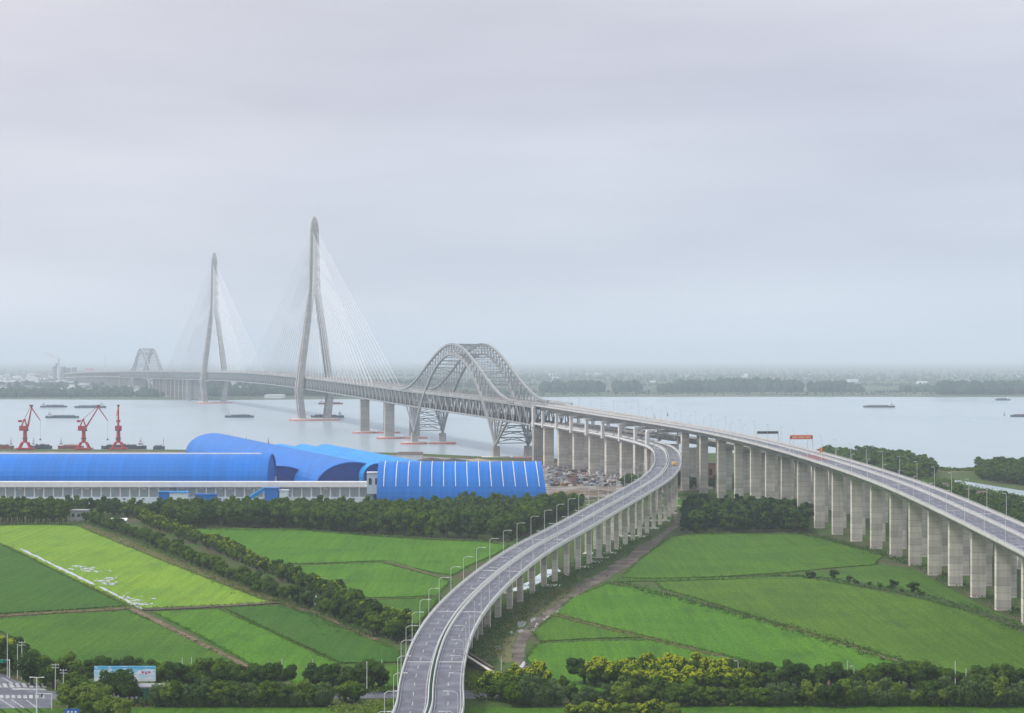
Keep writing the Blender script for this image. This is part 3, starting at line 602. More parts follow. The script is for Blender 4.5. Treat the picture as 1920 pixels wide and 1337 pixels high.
def pad(root, c, rx, ry, rz, ring=True):       # footing with its faded red fender ring
    k = 20; P = []
    for i in range(k):
        a = 2 * math.pi * i / k; x, y = rx * math.cos(a), ry * math.sin(a); P.append((c[0] + x * math.cos(rz) - y * math.sin(rz), c[1] + x * math.sin(rz) + y * math.cos(rz)))
    MB().prism(P, -1, 1.4).build('footing', M['salmon'], root)
    Q = [(c[0] + (x - c[0]) * .88, c[1] + (y - c[1]) * .8) for x, y in P]; MB().prism(Q, 1.41, 2.6).build('footing_slab', M['conc_l'], root)
def river_pier(root, s, top_dz=-TH - 1.2, w=12.5):
    p, r_ = BR.fr(s); rz = math.atan2(r_.y, r_.x)
    for o in (-16.5, 16.5):
        c = p + r_ * o; zt = c.z + top_dz
        MB().frust((c.x, c.y, 1), (w, 8), (c.x, c.y, zt - 4), (w * .95, 7.5), rz).frust((c.x, c.y, zt - 4), (w * .95, 7.5), (c.x, c.y, zt), (w * 1.12, 8.5), rz).build('pier', M['conc_t'], root)
        pad(root, c, 17, 10, rz)
def arch_bridge(root, s0, Lr, each, z_up=119.0, z_low=108.0, zf=14.0, pan=12.0, x0=70, x1=75):
    def low(u):
        t = (u - Lr / 2) / (Lr / 2); return zf + (z_low - zf) * (1 - t * t)
    def zb(u): return BR.pos(s0 + u).z
    def up(u):
        if u < Lr / 2: k = (Lr / 2 - u) / (Lr / 2 + x0)
        else: k = (u - Lr / 2) / (Lr / 2 + x1)
        k = min(1, max(0, k)); b = zb(u) + 1.0; return b + (z_up - b) * max(0, .5 * (1 + math.cos(math.pi * k ** .96))) ** 1.0
    H_ = 17.5
    def add(name, p, q, w, h=None):
        if each: return beam_obj(name, p, q, w, h or w, M['steel'], root)
        (None if name in ('arch_diagonal',) else acc.setdefault(name, MB()).beam(p, q, w * .8, (h or w) * .8))
    acc = {}
    def at(u, o, z): p = BR.off(s0 + u, o); p.z = z; return p
    nu = int(round((Lr + x0 + x1) / pan)); us = [-x0 + (Lr + x0 + x1) * i / nu for i in range(nu + 1)]
    for o in (-H_, H_):
        for i in range(nu):
            a, b = us[i], us[i + 1]; add('upper_chord', at(a, o, up(a)), at(b, o, up(b)), 2.3)
        ls = [Lr * i / 30 for i in range(31)]
        for i in range(30): a, b = ls[i], ls[i + 1]; add('lower_chord', at(a, o, low(a)), at(b, o, low(b)), 2.6)
        for i, u in enumerate(us):
            inside = 0 < u < Lr; zl = low(u) if inside else zb(u) - TH
            if inside and low(u) > zb(u) - TH: add('arch_post', at(u, o, up(u)), at(u, o, low(u)), .9)
            elif inside: add('arch_post', at(u, o, up(u)), at(u, o, max(low(u), zb(u) - TH - 40)), .9)
            else: add('arch_post', at(u, o, up(u)), at(u, o, zb(u)), .8)
            if i < nu:
                v = us[i + 1]; A = u if u < Lr / 2 else v; B = v if u < Lr / 2 else u   # A is the outer one
                zl = low(B) if 0 < B < Lr else zb(B)
                zl = max(zl, zf)
                if 0 < B < Lr: add('arch_diagonal', at(A, o, up(A)), at(B, o, zl), .65)
            if inside and low(u) > zb(u) + 3: add('hanger', at(u, o, low(u)), at(u, o, zb(u)), .28)
        for f, sg in ((0, -1), (Lr, 1)):       # spreading legs above each bearing
            z0 = zf
            for k, tx in ((1, 12), (2, 28), (3, 46)):
                t = at(f + sg * tx, o, zb(f + sg * tx) - TH); add('arch_leg', at(f, o, z0), t, 1.7 if k == 3 else 1.2)
            add('arch_leg', at(f, o, z0), at(f - sg * 5, o, zb(f) - TH), 1.2)
            add('arch_leg', at(f + sg * 23, o, (z0 + zb(f) - TH) / 2 + 1), at(f + sg * 12, o, zb(f) - TH), 1.0)
            add('arch_leg', at(f + sg * 12, o, (z0 * .55 + (zb(f) - TH) * .45) - 1.6), at(f + sg * 28, o, zb(f) - TH), .8)
    for i, u in enumerate(us):                 # bracing between the two ribs
        if up(u) > zb(u) + 9:
            add('cross_brace', at(u, -H_, up(u)), at(u, H_, up(u)), .65)
            if i < nu and up(us[i + 1]) > zb(us[i + 1]) + 9:
                v = us[i + 1]; m_ = at(v, 0, up(v)); add('cross_brace', at(u, -H_, up(u)), m_, .45); add('cross_brace', at(u, H_, up(u)), m_, .45)
        if 0 < u < Lr and low(u) > zb(u) + 8:
            add('cross_brace', at(u, -H_, low(u)), at(u, H_, low(u)), .6)
            v = us[min(i + 1, nu)]
            if v < Lr and low(v) > zb(v) + 8 and i % 2: add('cross_brace', at(u, -H_, low(u)), at(v, H_, low(v)), .45)
    for f, sg in ((0, -1), (Lr, 1)):
        zt = zb(f) - TH; k_ = 4
        for j in range(k_):
            a = zf + 2 + (zt - zf - 2) * j / k_; b = zf + 2 + (zt - zf - 2) * (j + 1) / k_; uu = sg * 28 * (j / k_); uv = sg * 28 * ((j + 1) / k_)
            add('cross_brace', at(f + uu, -H_, a), at(f + uu, H_, a), .9); add('cross_brace', at(f + uu, -H_, a), at(f + uv, 0, b), .7); add('cross_brace', at(f + uu, H_, a), at(f + uv, 0, b), .7)
            iu, iv = -sg * 9 * (j / k_), -sg * 9 * ((j + 1) / k_); add('cross_brace', at(f + iu, -H_, a + 1), at(f + iv, H_, b), .6); add('cross_brace', at(f + iu, H_, a + 1), at(f + iv, -H_, b), .6)
        p, r_ = BR.fr(s0 + f); rz = math.atan2(r_.y, r_.x)
        for o in (-H_, H_):
            c = p + r_ * o; MB().frust((c.x, c.y, 1), (7.5, 9), (c.x, c.y, zf - 1), (6.6, 8), rz).build('arch_bearing_pillar', M['conc_t'], root); pad(root, c, 17, 11, rz)
    for n_, m_ in acc.items(): tag(m_.build(n_, M['steel'], root), kind='stuff' if n_ not in () else None)

ab = empty('arch_bridge', BR.pos(S(1972)) * 1.0, 'near grey steel truss arch bridge where the river crossing reaches the bank', 'arch bridge'); ab.location.z = 0
truss_deck(ab, S(1835), S(2470), 13.0, True); arch_bridge(ab, S(1972), S(2317) - S(1972), True)
river_pier(ab, S(2472)); river_pier(ab, S(2649))
p, r_ = BR.fr(S(1838)); rz = math.atan2(r_.y, r_.x)
for o in (-13.5, 13.5):
    c = p + r_ * o; MB().frust((c.x, c.y, 1.5), (10, 7), (c.x, c.y, c.z - TH - 1.3), (10.5, 7), rz).build('pier', M['conc_t'], ab)
    c = p + r_ * (o * 1.33)
for o in (-17.8, 17.8):
    c = p + r_ * o; MB().frust((c.x, c.y, c.z - TH - 1.2), (3, 4), (c.x, c.y, c.z - 1.2), (3, 4), rz).build('pier_column', M['conc_l'], ab)

cs = empty('cable_stayed_bridge', BR.pos(S(3197)), 'tall cable stayed bridge with two pointed concrete towers fading into mist', 'bridge'); cs.location.z = 0
truss_deck(cs, S(2472), S(5080), 14.0, False)
for s in (S(4415 + 590),): river_pier(cs, s)
def tower(sy, top_z, label):
    s = S(sy); c, r_ = BR.fr(s); t_ = Vector((-r_.y, r_.x, 0)); rz = math.atan2(r_.y, r_.x); root = cs
    g = bpy.data.objects.new('tower', None); link(g, root); g.location = Vector((c.x, c.y, 0)) - Vector((root.location.x, root.location.y, 0)); g['label'] = label
    def P(la, lo, z): v = r_ * la + t_ * lo; return Vector((v.x, v.y, z))
    def bld(mb, nme, m): me = mb.mesh(nme, m); o = bpy.data.objects.new(nme, me); link(o, g); return o
    zd, zm = 50.0, 214.0
    for la in (-1, 1):
        for lo in (-1, 1):
            bld(MB().frust(P(la * 21, lo * 7, 2), (10.5, 9), P(la * 26.5, lo * 10, zd), (9.6, 9), rz).frust(P(la * 26.5, lo * 10, zd), (9.6, 9), P(la * 5.2, lo * 3.6, zm), (9, 6.6), rz), 'tower_leg', M['conc_t'])
    bld(MB().box(P(0, 0, zd - 3.2), (58, 10, 5), rz), 'crossbeam', M['conc_t'])
    bld(MB().frust(P(0, 0, zm - 6), (18.6, 13.5), P(0, 0, top_z - 20), (12.6, 11), rz), 'mast', M['conc_t'])
    bld(MB().frust(P(0, 0, top_z - 20), (12.2, 10.6), P(0, 0, top_z - 11), (10.5, 9), rz).frust(P(0, 0, top_z - 11), (10.5, 9), P(0, 0, top_z - 3), (5.5, 5), rz).frust(P(0, 0, top_z - 3), (5.5, 5), P(0, 0, top_z), (1.5, 1.5), rz), 'mast_cap', M['conc_t'])
    mb = MB(); k = 24
    def ell(rx, ry): return [tuple(P(rx * math.cos(2 * math.pi * i / k), ry * math.sin(2 * math.pi * i / k), 0))[:2] for i in range(k)]
    bld(MB().prism(ell(43, 26), -1, 1.6), 'fender_ring', M['salmon']); bld(MB().prism(ell(39, 23), 1.61, 3.4), 'footing', M['conc_l'])
    return s, g
for sy, tz, lb, spans in ((3197, 340, 'nearer and taller looking pointed tower', (640, 612)), (4414, 347, 'farther tower half lost in mist', (612, 640))):
    s, g = tower(sy, tz, lb); n = 20
    for k, (sg, span) in enumerate(((-1, spans[0]), (1, spans[1]))):
        for o in (-1, 1):
            for i in range(n):
                f = (i + 1) / n; a = BR.off(s + sg * span * (.06 + .94 * f), o * 18.3, 0); c = BR.off(s, o * 3.5); c.z = 222 + (tz - 26 - 222) * f ** .9
                beam_obj('stay_cable', a, c, .42, .42, M['cable'], cs)

fb = empty('arch_bridge', BR.pos(S(5500)), 'faint far arch bridge on the other bank beyond both towers', 'arch bridge'); fb.location.z = 0
truss_deck(fb, S(5080), S(6000), 14.0, False)
La = S(5672) - S(5328); arch_bridge(fb, S(5328), La, False, z_up=131, z_low=119)
fv = empty('far_viaduct', BR.pos(S(6000)), 'distant low viaduct carrying the road away across the far bank', 'viaduct'); fv.location.z = 0
MB().sweep(BR.frames(S(6000), BR.L, 20), [(-18, 1.2), (-18, -3.5), (18, -3.5), (18, 1.2)]).build('girder', M['conc_m'], fv)
MB().sweep(BR.frames(S(6000), BR.L, 20), [(-16, -TH + 3), (-16, -TH), (16, -TH), (16, -TH + 3)]).build('lower_girder', M['conc_m'], fv)
for d in np.arange(6030, 7750, 52):
    p, r_ = BR.fr(S(float(d))); rz = math.atan2(r_.y, r_.x)
    for o in (-13, 13): c = p + r_ * o; MB().frust((c.x, c.y, 1), (7, 5), (c.x, c.y, c.z - 3.5), (7, 5), rz).build('pier', M['conc_t'], fv)
for d in list(np.arange(4700, 5300, 62)) + list(np.arange(5720, 6000, 55)):
    p, r_ = BR.fr(S(float(d))); rz = math.atan2(r_.y, r_.x)
    for o in (-14, 14): c = p + r_ * o; MB().frust((c.x, c.y, 0), (11, 7), (c.x, c.y, c.z - TH - 1.2), (11, 7), rz).build('pier', M['conc_t'], cs if d < 5080 else fb)
# ------------------------------------------------------------------ sheds and works by the quay
def vault(name, p0, p1, half, z_e, z_t, m_roof, m_end, root, seg=18, wall=True, ribs=None, rib_m=None, m_wall=None, shear=0):
    """barrel vaulted roof along p0 -> p1 with filled ends, standing on low walls"""
    p0 = Vector((p0[0], p0[1], 0)); p1 = Vector((p1[0], p1[1], 0)); t = (p1 - p0).normalized(); r_ = Vector((t.y, -t.x, 0)); L = (p1 - p0).length
    prof = []
    for i in range(seg + 1):
        a = math.pi * i / seg; prof.append((-half * math.cos(a), z_e + (z_t - z_e) * math.sin(a) ** .92))
    n_ = max(1, int(L / 6)); fr = [(p0 + t * (L * i / n_), r_) for i in range(n_ + 1)]
    inner = [(o * .985, z_e + (z - z_e) * .97 - .15) for o, z in prof]
    def sh(f, z): return t * (-shear * max(0, z - z_e) / (z_t - z_e) * max(0, f - .15) / .85)
    mb = MB(); full = prof + inner[::-1]; k = len(full)
    for q, (p, rr) in enumerate(fr):
        for a, z in full: mb.v.append(tuple(p + rr * a + Vector((0, 0, z)) + sh(q / n_, z)))
    for q in range(n_):
        for j in range(k): a = q * k + j; b = q * k + (j + 1) % k; mb.f.append((a, b, b + k, a + k))
    mb.f.append(tuple(range(k))); mb.f.append(tuple(n_ * k + k - 1 - j for j in range(k)))
    mb.build('roof', m_roof, root)
    for k, pp in ((0, p0 + t * 1.2), (1, p1 - t * 1.2)):
        mb = MB(); v = [pp + r_ * a + Vector((0, 0, z)) + sh(k, z) for a, z in inner] + [pp + r_ * half * .985 + Vector((0, 0, 2)), pp - r_ * half * .985 + Vector((0, 0, 2))]
        w = [q + t * (.4 if k == 0 else -.4) for q in v]; n = len(v); mb.v = [tuple(q) for q in v + w]
        mb.f = [tuple(range(n)), tuple(range(2 * n - 1, n - 1, -1))] + [(i, (i + 1) % n, n + (i + 1) % n, n + i) for i in range(n)]
        mb.build('end_wall', m_end, root)
    if z_e > 3:
        for sg in (-1, 1):
            a = p0 + r_ * (half - .5) * sg; b = p1 + r_ * (half - .5) * sg; mb = MB(); mb.beam(a + Vector((0, 0, (z_e + 1.8) / 2)), b + Vector((0, 0, (z_e + 1.8) / 2)), .5, z_e - 2.1); mb.build('side_wall', m_wall or m_roof, root)
    if ribs:
        for k in range(ribs[0]):
            f_ = ribs[1] + (ribs[2] - ribs[1]) * k / (ribs[0] - 1); c = p0 + t * (L * f_); mb = MB()
            pr = [q for q in prof if q[1] > z_e + (z_t - z_e) * ribs[3] and (q[0] * ribs[4] > -half * .15)]
            for (a, z), (b, y) in zip(pr, pr[1:]): mb.beam(c + r_ * (a * 1.005) + Vector((0, 0, z + .12)) + sh(f_, z), c + r_ * (b * 1.005) + Vector((0, 0, y + .12)) + sh(f_, y), .45, .25)
            mb.build('skylight_strip', rib_m, root)
    return root

sa = empty('storage_shed', Vector((-300, 1365, 2)), 'very long plain blue barrel vaulted storage shed along the left edge', 'shed', 'blue vaulted storage sheds by the quay')
vault('a', (-405, 1366), (X(503, 1345), 1366), 27, 17.5, 35.2, M['blue'], M['blue'], sa, m_wall=M['white'])
MB().box(((-405 + X(490, 1366)) / 2, 1366, 35.2), (X(490, 1366) + 405, 5, .8)).build('ridge_vent', M['white'], sa)
sv = empty('storage_shed', Vector((-113, 1340, 2)), 'large mid blue vaulted shed with a dark arched front facing the fields', 'shed', 'blue vaulted storage sheds by the quay')
dv = Vector((-.324, .946, 0))
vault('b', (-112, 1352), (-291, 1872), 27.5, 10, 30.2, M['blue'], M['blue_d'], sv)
s0 = empty('storage_shed', Vector((-166, 1400, 2)), 'blue vaulted shed left of the big arched one, mostly hidden behind the long shed', 'shed', 'blue vaulted storage sheds by the quay')
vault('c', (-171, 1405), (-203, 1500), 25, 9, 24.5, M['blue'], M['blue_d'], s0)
for i, (px, lab) in enumerate(((525, 'light blue vaulted shed directly right of the big arched one'), (567, 'light blue vaulted shed, middle one of the narrow three'), (610, 'light blue vaulted shed nearest the bridge, with a clear sloping ridge'))):
    b = W(px, 831, 30); f = b - dv * ((b.y - 1345) / .946)
    o = empty('storage_shed', Vector((f.x, f.y, 2)), lab, 'shed', 'blue vaulted storage sheds by the quay')
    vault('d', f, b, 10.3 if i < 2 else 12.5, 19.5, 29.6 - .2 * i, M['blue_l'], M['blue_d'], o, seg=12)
sc_ = empty('storage_shed', Vector((-34, 1310, 2)), 'blue vaulted shed with pale skylight strips, right end near the viaduct', 'shed', 'blue vaulted storage sheds by the quay')
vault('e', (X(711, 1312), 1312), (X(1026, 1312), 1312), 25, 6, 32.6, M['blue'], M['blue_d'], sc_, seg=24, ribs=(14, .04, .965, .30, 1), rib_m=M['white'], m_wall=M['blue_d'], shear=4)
# long white gallery building in front of the long shed
g = empty('gallery_building', Vector((-240, 1328, 2)), 'long low pale works building with white roof band below the blue shed', 'building')
x0, x1 = -400, X(700, 1328)
MB().box(((x0 + x1) / 2, 1330, 15.9), (x1 - x0, 10, 3.6)).build('roof_band', M['white'], g)
MB().box(((x0 + x1) / 2, 1334, 8), (x1 - x0, 6, 12)).build('wall', M['palewall'], g)
MB().box(((x0 + x1) / 2, 1325.5, 4.7), (x1 - x0, 1, 5.2)).build('low_wall', M['palewall'], g)
r = random.Random(5); x = x0 + 4; k = 0
pil = MB().box((0, 0, 0), (.8, .8, 12)).mesh('pillar', M['conc_l']); wnm = MB().box((0, 0, 0), (1.5, .3, .8)).mesh('window', M['glass']); vtm = MB().box((0, 0, 0), (3.4, 1.2, 1.2)).mesh('roof_vent', M['white'])
while x < x1 - 4:
    o = bpy.data.objects.new('pillar', pil); link(o, g); o.location = Vector((x, 1326.5, 8)) - g.location
    if k % 2: o = bpy.data.objects.new('window', wnm); link(o, g); o.location = Vector((x + 3, 1324.9, 6.0)) - g.location
    if k % 5 == 0 or r.random() < .2: o = bpy.data.objects.new('roof_vent', vtm); link(o, g); o.location = Vector((x + 3, 1328.3, 12.9)) - g.location
    x += 6.6; k += 1
def house(name, px0, px1, base, zt, m_wall, m_roof, label, cat='building', depth=8, roof='flat', win=0, d=None, grp=None, zb=2.0):
    d = d or F * (HC - 2) / (base - YH); a, b = X(px0, d), X(px1, d); z1 = HC - (zt - YH) * d / F
    o = empty(name, Vector(((a + b) / 2, d + depth / 2, 2)), label, cat, grp); wz = z1 - (0 if roof == 'flat' else min(2.2, (z1 - 2) * .3))
    MB().box(((a + b) / 2, d + depth / 2, (zb + wz) / 2), (b - a, depth, wz - zb)).build('wall', m_wall, o)
    if roof == 'flat': MB().box(((a + b) / 2, d + depth / 2, wz + .25), (b - a + .8, depth + .8, .5)).build('roof', m_roof, o)
    else:
        mb = MB(); h = z1 - wz; y0, y1 = d - .5, d + depth + .5; xa, xb = a - .5, b + .5; ym = d + depth / 2
        mb.v = [(xa, y0, wz), (xb, y0, wz), (xb, y1, wz), (xa, y1, wz), (xa, ym, wz + h), (xb, ym, wz + h)]; mb.f = [(0, 3, 2, 1), (0, 1, 5, 4), (2, 3, 4, 5), (0, 4, 3), (1, 2, 5)]
        mb.build('roof', m_roof, o)
    for k in range(win):
        xx = a + (b - a) * (k + .5) / win; MB().box((xx, d - .05, zb + (wz - zb) * .6), ((b - a) / win * .45, .2, (wz - zb) * .3)).build('window', M['glass'], o)
    return o
M['greywall'] = flat('weathered_wall', (.42, .41, .42)); M['grey_roof'] = flat('grey_roof', (.30, .31, .33)); M['brick'] = mat('salmon_render', (.42, .20, .15), (.34, .16, .12)); M['green_w'] = flat('green_cladding', (.06, .22, .16)); M['roofdark'] = flat('brown_roof', (.10, .06, .055))
house('control_cabin', 688, 712, 930, 887, M['palewall'], M['white'], 'small pale cabin with white roof at the left end of the ribbed blue shed', 'cabin', 8, win=2, d=1318, zb=10)
house('works_building', 297, 350, 945, 923, M['blue'], M['blue_l'], 'small bright blue shed among trees, leftmost in front of the gallery', 'shed', 6, d=1312)
house('works_building', 366, 404, 945, 928, M['blue'], M['blue'], 'low bright blue shed in front of the long pale gallery', 'shed', 6, d=1310)
house('works_building', 318, 352, 945, 924, M['palewall'], M['blue_l'], 'pale blue cabin beside the small bright blue shed', 'cabin', 5, d=1306)
house('works_building', 496, 522, 945, 916, M['blue'], M['blue'], 'upright blue transfer house at the foot of the sloping conveyor', 'building', 6, d=1312, zb=2)
house('works_building', 524, 540, 945, 920, M['palewall'], M['palewall'], 'pale blue annexe right of the upright transfer house', 'building', 5, d=1312)
o = empty('conveyor', W(470, 943, 2), 'blue sloping conveyor gallery rising to the transfer house', 'conveyor')
a, b = Vector((X(462, 1312), 1310, 6.2)), Vector((X(497, 1312), 1314, 14)); MB().beam(a, b, 3, 2.4).build('gallery', M['blue_l'], o); MB().beam((a.x + 3, 1311, 2), (a.x + 3, 1311, 6.5), .6).build('trestle', M['steel_d'], o)
house('warehouse', 746, 791, 867, 848, M['white'], M['roofdark'], 'white warehouse with brown roof behind the blue vaults', 'warehouse', 18, 'gable')
house('farm_house', 132, 163, 978, 958, M['greywall'], M['grey_roof'], 'two storey pale house at the head of the lime field', 'house', 8, win=3)
house('farm_house', 209, 236, 985, 972, M['white'], M['white'], 'small white shed half sunk in trees beside the canal', 'shed', 6, 'gable', win=1)
house('site_hut', 258, 316, 1318, 1290, M['green_w'], M['grey_roof'], 'green and white site hut beside the dark trees at bottom left', 'hut', 5, win=4)
house('site_hut', 586, 598, 1137, 1122, M['palewall'], M['grey_roof'], 'small pale hut among the canal trees', 'hut', 4)
for k, (a_, b_, y_, t_, lb) in enumerate(((1302, 1311, 908, 873, 'salmon coloured block seen between the first highway piers'), (1332, 1345, 908, 870, 'salmon coloured block between highway piers, right of its twin'), (1455, 1472, 905, 872, 'taller salmon coloured block behind the highway piers near the dark wood'), (1507, 1514, 905, 872, 'narrow salmon block glimpsed between piers above the wood'))):
    house('village_house', a_ - 6, b_ + 6, y_, t_, M['brick'], M['roofdark'], lb, 'house', 12, win=2)
for a_, b_, y_, t_, lb in ((1790, 1826, 925, 917, 'long low house with white walls beyond the highway at right'), (1755, 1778, 917, 906, 'brown roofed shed on the spit beyond the highway'), (1832, 1850, 930, 921, 'small white house nearest the water inlet')):
    house('village_house', a_, b_, y_, t_, M['white'], M['roofdark'], lb, 'house', 10, 'gable', win=2)
house('river_hut', 1132, 1142, 908, 880, M['palewall'], M['grey_roof'], 'small blue grey hut between the first wide piers', 'hut', 6, d=1760)

# scrap yard beside the ribbed shed
r = random.Random(21); cols = [flat('scrap_grey', (.30, .30, .31)), flat('scrap_blue', (.22, .25, .30)), flat('scrap_pale', (.52, .51, .50)), flat('scrap_red', (.30, .15, .13)), flat('scrap_rust', (.20, .11, .08)), flat('scrap_dark', (.06, .06, .065))]
for ci, m in enumerate(cols):
    mb = MB()
    for k in range(40 if ci == 3 else 150):
        px = r.uniform(1025, 1200); py = r.uniform(876, 912) - max(0, 1080 - px) * .0; d = F * 101 / (py - YH)
        c = W(px, py, 2); s_ = r.uniform(1.2, 3.6); h = r.uniform(.8, 2.6); mb.box((c.x, c.y, 2 + h / 2), (s_, r.uniform(1.5, 5), h), r.uniform(0, 3))
    tag(mb.build('scrap_heap', m), 'jumble of scrap and stacked materials on the bare yard beside the ribbed shed' if ci == 0 else None, None, None, 'stuff')
def heap(px, py, rx, h, m, label):
    c = W(px, py, 2); mb = MB(); n, k = 6, 14; rr = random.Random(int(px)); ring = []
    for j in range(n):
        f = 1 - j / n
        for i in range(k):
            a = 2 * math.pi * i / k; q = rx * f * rr.uniform(.85, 1.12); mb.v.append((c.x + q * math.cos(a), c.y + q * .6 * math.sin(a), 2 + h * (j / n) ** .8))
    mb.v.append((c.x, c.y, 2 + h))
    for j in range(n - 1):
        for i in range(k): i2 = (i + 1) % k; mb.f.append((j * k + i, j * k + i2, (j + 1) * k + i2, (j + 1) * k + i))
    for i in range(k): mb.f.append(((n - 1) * k + i, (n - 1) * k + (i + 1) % k, n * k))
    tag(mb.build('material_heap', m), label, 'heap', 'heaps of bulk material on the quay')
for px, py, rx, h, m, lb in ((810, 868, 26, 5, 'cargo', 'dark coal heap behind the ribbed shed, nearest the white warehouse'), (850, 868, 24, 4.5, 'cargo', 'low dark heap left of the arch bridge bearing'), (895, 867, 22, 4, 'sand', 'tan sand heap left of the arch bridge bearing'), (1000, 871, 20, 3.5, 'cargo', 'dark heap at the foot of the first wide pier'),
        (1075, 927, 22, 3, 'soil', 'brown soil heap in the yard in front of the scrap'), (1125, 925, 20, 2.6, 'mud', 'dark earth heap in the yard by the ramp'), (1060, 909, 12, 3, 'sand', 'pale gravel heap in the scrap yard'), (1150, 905, 14, 2.5, 'sand', 'pale gravel heap near the wide piers')):
    heap(px, py, rx, h, M[m], lb)

# ------------------------------------------------------------------ quay cranes
def crane(px, jib_r, jib_dir, label, base=843):
    c = W(px, base, 2); root = empty('portal_crane', c, label, 'crane', 'red portal cranes on the quay')
    u = lambda x, y, z: (c.x + x, c.y + y, 2 + z)
    mb = MB()
    for x in (-7, 7):
        for y in (-5, 5): MB().beam(u(x, y, 0), u(x * .42, y * .42, 8), 1.3, 1.3, 1.8, 1.8).build('leg', M['red'], root)
    MB().box(u(0, 0, 1.2), (19, 13, 1.3)).build('bogie_frame', M['red'], root)
    MB().tube(u(0, 0, 7.5), 2.6, u(0, 0, 21), 2.0, 12).build('column', M['red'], root)
    MB().tube(u(0, 0, 12), 3.2, u(0, 0, 13), 3.2, 12).build('walkway', M['steel_d'], root)
    MB().box(u(-jib_dir * 1.5, 0, 23.6), (8.6 if jib_dir else 6.4, 6, 5.4)).build('machinery_house', M['red'], root)
    MB().box(u(jib_dir * 3.4 + (0 if jib_dir else 2.2), -2.6, 21.6), (2, 2, 2.2)).build('operator_cab', M['glass'], root)
    for y in (-1.6, 1.6): MB().beam(u(-jib_dir * 4, y, 26), u(-jib_dir * .5, y * .5, 34), .8).build('back_frame', M['red'], root); MB().beam(u(jib_dir * 2, y, 26), u(-jib_dir * .5, y * .5, 34), .8).build('back_frame', M['red'], root)
    MB().box(u(-jib_dir * 5.5, 0, 31.5), (4, 2.6, 2.4)).build('counterweight', M['red'], root); MB().beam(u(-jib_dir * 5, 0, 32), u(jib_dir * 1, 0, 33.5), .7).build('balance_arm', M['red'], root)
    tip = u(jib_dir * jib_r, 0, 48)
    for y in (-1.3, 1.3): MB().beam(u(jib_dir * 3.0, y, 25.5), (tip[0], c.y + y * .4, tip[2]), 1.7, 1.2, .9, .8).build('jib', M['red'], root)
    for q in (.3, .5, .7, .85):
        a = [u(jib_dir * 3, 0, 25.5)[i] + (tip[i] - u(jib_dir * 3, 0, 25.5)[i]) * q for i in range(3)]; MB().box(a, (.6, 2.6 * (1 - q * .6), .5)).build('jib_brace', M['red'], root)
    MB().beam(u(-jib_dir * .5, 0, 34), (tip[0] - jib_dir * 1.5, c.y, tip[2] - .5), .45).build('tie_rod', M['red'], root)
    fj = (tip[0] + jib_dir * 9.5, c.y, tip[2] - 16) if jib_dir else (tip[0], c.y - 9, tip[2] - 10)
    MB().beam((tip[0] - jib_dir * 2.5, c.y + (2 if not jib_dir else 0), tip[2] + 1.5), fj, 1.5, 1.2, .9, .7).build('fly_jib', M['red'], root)
    MB().box((tip[0], c.y, tip[2] + .6), (2.4, 2.2, 2)).build('jib_head', M['steel_d'], root)
    MB().beam(fj, (fj[0], fj[1], 14), .12).build('hoist_rope', M['steel_d'], root); MB().box((fj[0], fj[1], 13.2), (1.6, 1.6, 1.8)).build('grab', M['steel_d'], root)
crane(47, 7.5, 1, 'red portal crane with steeply raised jib, leftmost on the quay')
crane(157, 17, 1, 'red portal crane with its jib reaching out to the right, middle of three')
crane(222, .8, 0, 'red portal crane seen end on with upright mast, nearest the blue vault')

